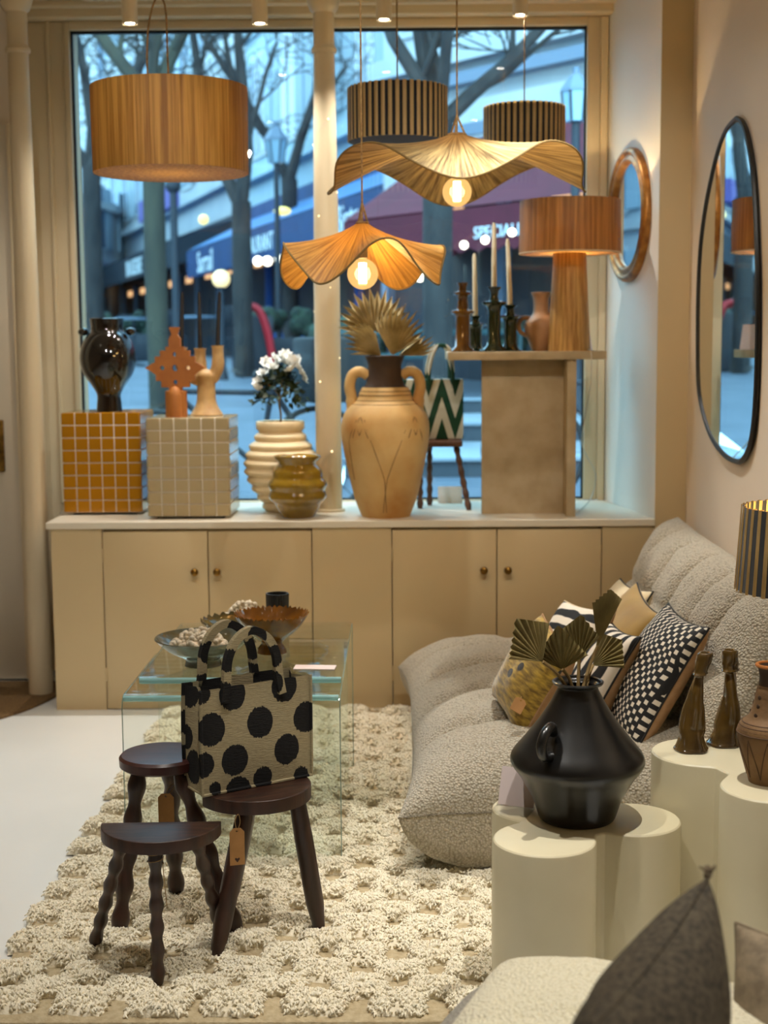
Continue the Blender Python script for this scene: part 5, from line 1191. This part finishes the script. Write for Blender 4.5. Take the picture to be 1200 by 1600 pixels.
# string bulbs under the awnings
sb = mesh('street_bulb', sphere(.036, seg=10, rings=8), 'street_bulb')
for k, (x, y, d, lab) in enumerate(((725, 383, 13, 'round light bulb glowing left of the tapers outside'), (758, 375, 13.4, 'round light bulb glowing between the tapers outside'), (800, 363, 12.6, 'round light bulb glowing outside next to the lamp shade'), (656, 433, 14.5, 'oval light glowing beside the golden pendant outside'), (418, 408, 22, 'white light under the blue awning right of the forked tree'), (403, 408, 22, 'white light under the blue awning touching the forked tree'), (145, 433, 40, 'white light on the black awning at the window edge'), (436, 405, 21, 'faint white light farthest right under the blue awning'))):
    o = link('street_bulb', sb, None, at(x, y, d), scale=d / 13 * (1 if k < 3 else 1.15)); tag(o, lab, 'light bulb', 'street light bulbs')
tag(link('awning_light', mesh('awning_light', sphere(.09, seg=12, rings=8), 'yellow_glow'), None, at(318, 343, 26)), 'yellow light above the blue awning by the first tree', 'light'); 
tag(link('awning_light', mesh('awning_light', sphere(.09, seg=12, rings=8), 'yellow_glow'), None, at(441, 330, 22), scale=(1.5, 1, .7)), 'yellow light above the blue awning left of the column', 'light')
# globe street lamp, poles, lantern
g = at(348, 560, 17); g.z = gz(17)
t = thing('globe_lamp', 'street lamp with a glowing amber globe on a dark post', 'street lamp', g); top_ = at(348, 436, 17).z - g.z
part('post', lathe([(.07, 0), (.04, .15), (.03, .3), (.028, top_ - .12), (.05, top_ - .1), (.05, top_ - .08)], 14), 'street_dark', t); part('globe', sphere(px(14, 17), seg=18, rings=12), 'globe_glow', t, (0, 0, top_))
g = at(277, 560, 16); g.z = gz(16); t = thing('street_pole', 'thin dark pole between the two nearer trees', 'pole', g)
part('shaft', lathe([(.06, 0), (.045, .8), (.04, at(277, 290, 16).z - g.z), (.001, at(277, 285, 16).z - g.z)], 12), 'street_dark', t); part('cap', sphere(.09, (0, 0, at(277, 290, 16).z - g.z), 10, 8), 'street_dark', t)
def lantern(pxx, ytop, ybot, Y, label):
    g = at(pxx, 400, Y); g.z = .95; t = thing('street_lantern', label, 'street lamp', g, group='street lanterns'); zt, zb = at(pxx, ytop, Y).z - .95, at(pxx, ybot, Y).z - .95; h = zt - zb
    part('post', lathe([(.12, 0), (.07, .3), (.04, .6), (.035, zb), (.06, zb + .02)], 12), 'street_dark', t)
    part('glazing', lathe([(.09, zb), (h * .27, zb + h * .55)], 6), 'lantern_glass', t, smooth=False)
    part('roof', lathe([(h * .30, zb + h * .55), (h * .28, zb + h * .62), (h * .12, zb + h * .85), (h * .06, zb + h * .88), (h * .07, zb + h), (.001, zb + h)], 6), 'zinc', t, smooth=False)
    for i in range(6): a = i * PI / 3; part('glazing_bar', tube([(.09 * math.cos(a), .09 * math.sin(a), zb), (h * .27 * math.cos(a), h * .27 * math.sin(a), zb + h * .55)], .012, 5), 'street_dark', t)
lantern(898, 105, 190, 11.5, 'old street lantern at the right edge of the window')
lantern(434, 190, 255, 19, 'old street lantern in front of the pale facade')
# trees
def tree(label, pxx, Y, r0, zf, barkm, seed, forks, depth=4, zb=None, spread=.55):
    g = at(pxx, 540, Y); g.z = (gz(Y) if zb is None else zb); rt_ = random.Random(seed)
    t = thing('street_tree', label, 'tree', g, group='bare street trees')
    zf -= g.z
    part('trunk', tube(cr([(0, 0, 0), (.01, 0, .12), (.0, 0, zf * .5), (.01, 0, zf)], 5), [r0 * 1.5] + [r0 * 1.15] * 3 + [r0] * 12, 12), barkm, t)
    big = MB(); small = MB()
    def grow(p, d, L, r, lev):
        n = 4; P = [p]; dd = d.copy()
        for i in range(n):
            dd = (dd + Vector((rt_.uniform(-.25, .25), rt_.uniform(-.25, .25), rt_.uniform(-.06, .14)))).normalized(); P.append(P[-1] + dd * L / n)
        (big if lev <= 1 else small).add(*tube(P, [r * (1 - .5 * i / n) for i in range(n + 1)], 7 if lev < 2 else 4, False)[:2])
        if lev >= depth: return
        for q in range(4):
            k = (1, 2, 3, 4)[q]; ax = Vector((rt_.uniform(-1, 1), rt_.uniform(-1, 1), rt_.uniform(-.5, .4))).normalized()
            nd = (dd + ax * (spread + .25 * lev)).normalized(); grow(P[k], nd, L * rt_.uniform(.5, .75), max(.0085, r * (1 - .12 * k) * .5), lev + 1)
    for (dx, dy, dz, L, rr_) in forks: grow(Vector((.0, 0, zf - .05)), Vector((dx, dy, dz)).normalized(), L, r0 * rr_, 0)
    part('limbs', big, barkm, t); o = part('twigs', small, barkm, t); o['kind'] = 'stuff'
tree('bare street tree with a mossy trunk behind the raffia drum', 246, 13.5, px(17, 13.5), at(246, 150, 13.5).z, 'bark_green', 3, ((-.5, .1, .8, 1.9, .7), (.5, 0, .9, 1.9, .7), (.1, -.3, 1, 1.7, .6)))
tree('bare street tree forking low right of the raffia drum', 380, 17.5, px(15, 17.5), at(380, 315, 17.5).z, 'bark', 8, ((-.32, .0, 1, 2.2, .75), (.38, .1, 1, 2.6, .8)))
tree('bare thick street tree behind the striped drums', 684, 12, px(23, 12), at(690, 190, 12).z, 'bark', 15, ((-.55, 0, .75, 1.6, .6), (.0, .1, 1, 1.6, .9), (.75, 0, .55, 1.7, .6), (.35, -.2, .9, 1.5, .5)), zb=.9)
tree('bare street tree far left at the window edge', 150, 24, .16, at(150, 260, 24).z, 'bark', 21, ((-.5, 0, .8, 3, .7), (.4, 0, .9, 3.2, .7), (.0, .2, 1, 3, .7)))
tree('bare street tree in the distance between drum and column', 455, 26, .15, at(455, 280, 26).z, 'bark', 27, ((-.5, 0, .8, 3, .7), (.4, 0, .9, 3.2, .7)))
# terrace things
def planter(pxx, pyb, Y, w_, h, label):
    g = at(pxx, pyb, Y); t = thing('terrace_planter', label, 'planter', (g.x, Y, gz(Y) if g.x < -.42 else .97), group='terrace planters')
    part('box', box(-w_ / 2, w_ / 2, -.2, .2, 0, h, .02), 'street_dark', t)
    rn_ = random.Random(int(pxx)); m_ = MB(); s0 = sphere(.14, seg=8, rings=6)
    for i in range(16): m_.add(*xf(s0, Matrix.Translation((rn_.uniform(-w_ / 2, w_ / 2), rn_.uniform(-.15, .15), h + rn_.uniform(0, .35))) @ Matrix.Scale(rn_.uniform(.6, 1.2), 4)))
    o = part('hedge', m_, 'hedge', t); o['kind'] = 'stuff'
planter(450, 560, 18.5, 1.1, .45, 'dark planter with greenery left of the column outside'); planter(190, 560, 26, 1.6, .5, 'dark planter outside behind the black urn'); planter(840, 520, 14.9, .9, .35, 'planter with greenery outside behind the clay jug'); planter(560, 530, 15.2, 1.0, .35, 'dark planter outside behind the palm leaves')
g = at(402, 540, 17.8); t = thing('menu_board', 'dark leaning board with a curved red edge outside the blue cafe', 'board', (g.x, g.y, gz(17.8)))
part('board', box(-.2, .2, -.03, .03, 0, .75, .02), 'street_dark', t, rot=(R(-10), 0, 0)); part('red_edge', tube(cr([(-.12, -.05, .85), (.02, -.06, .82), (.12, -.06, .6), (.18, -.06, .3), (.2, -.06, .05)], 4), .05, 8), 'red_paint', t)
def cafe_set(pxx, Y, label1, label2):
    g = at(pxx, 545, Y); z = gz(Y)
    t = thing('bistro_table', label1, 'table', (g.x, Y, z), group='bistro tables'); part('top', lathe([(.3, .72), (.3, .75), (.001, .75)], 20), 'zinc', t); part('stem', lathe([(.2, 0), (.18, .03), (.025, .06), (.025, .72)], 12), 'street_dark', t)
    t = thing('bistro_chair', label2, 'chair', (g.x + .55, Y + .1, z), rz=.5, group='bistro chairs'); part('seat', box(-.2, .2, -.2, .2, .43, .46, .01), 'street_dark', t); part('backrest', box(-.2, .2, .18, .21, .62, .88, .01), 'street_dark', t)
    for a in (-.18, .18):
        part('leg', tube([(a, -.18, .44), (a, -.2, 0)], .014, 6), 'street_dark', t); part('leg', tube([(a, .19, .88), (a, .2, .44), (a, .23, 0)], .014, 6), 'street_dark', t)
cafe_set(210, 22, 'bistro table outside behind the mossy tree', 'bistro chair outside behind the mossy tree'); cafe_set(310, 19, 'bistro table outside by the amber globe lamp', 'bistro chair outside by the amber globe lamp'); cafe_set(160, 27, 'bistro table outside behind the black urn', 'bistro chair outside behind the black urn')
def bicycle(loc, rz, label, boxy):
    t = thing('bicycle', label, 'bicycle', loc, rz=rz, group='parked bicycles')
    for x in (-.5, .5):
        w_ = part('wheel', tube([(.33 * math.cos(a * PI / 16), 0, .33 * math.sin(a * PI / 16)) for a in range(32)], .018, 7, closed=True), 'rubber', t, (x, 0, .35)); sp_ = MB()
        for i in range(8): a = i * PI / 4; sp_.add(*tube([(0, 0, 0), (.32 * math.cos(a), 0, .32 * math.sin(a))], .003, 4)[:2])
        part('spokes', sp_, 'steel', w_)
    fm = MB()
    for P in ([(-.5, 0, .35), (-.12, 0, .32), (.38, 0, .78)], [(-.5, 0, .35), (-.22, 0, .8)], [(-.12, 0, .32), (-.22, 0, .85)], [(-.22, 0, .78), (.36, 0, .8)], [(.5, 0, .35), (.36, 0, .95)]): fm.add(*tube(P, .018, 7)[:2])
    part('frame', fm, 'street_dark', t); part('saddle', box(-.36, -.1, -.07, .07, .86, .92, .025), 'rubber', t); part('handlebar', tube([(.3, -.28, .98), (.38, -.1, 1.0), (.38, .1, 1.0), (.3, .28, .98)], .014, 7), 'street_dark', t)
    if boxy: part('carrier_box', box(-.85, -.4, -.22, .22, .72, 1.12, .03), 'rubber', t)
bicycle((-.98, 8.6, gz(8.6)), R(200), 'parked bicycle with a dark box outside behind the flowers', True)
bicycle((1.35, 9.0, .46), R(165), 'parked bicycle outside right of the stone console', False)
# dark red terrace post left of burgundy awning, stone pier

for zz in (2.9, 3.5, 5.6, 6.7):
    facade_part(bpy.data.objects['street_building.004'], 'string_course', box(-9, 4.6, 0, .2, zz, zz + .14), 'zinc')
building('pale facade across the street seen only in the mirrors', Vector((-15, 6, .4)), R(-97), -50, 4, 6, 'facade_cream', 16, 2, 1.2, 2.0, z0=1.4, dz=3.0, shut=True)
tree('bare street tree across the street seen in the oval mirror', -330, 14, .16, 3.6, 'bark', 33, ((-.5, 0, .8, 2.4, .6), (.4, 0, .9, 2.4, .6), (0, .2, 1, 2.2, .6)))
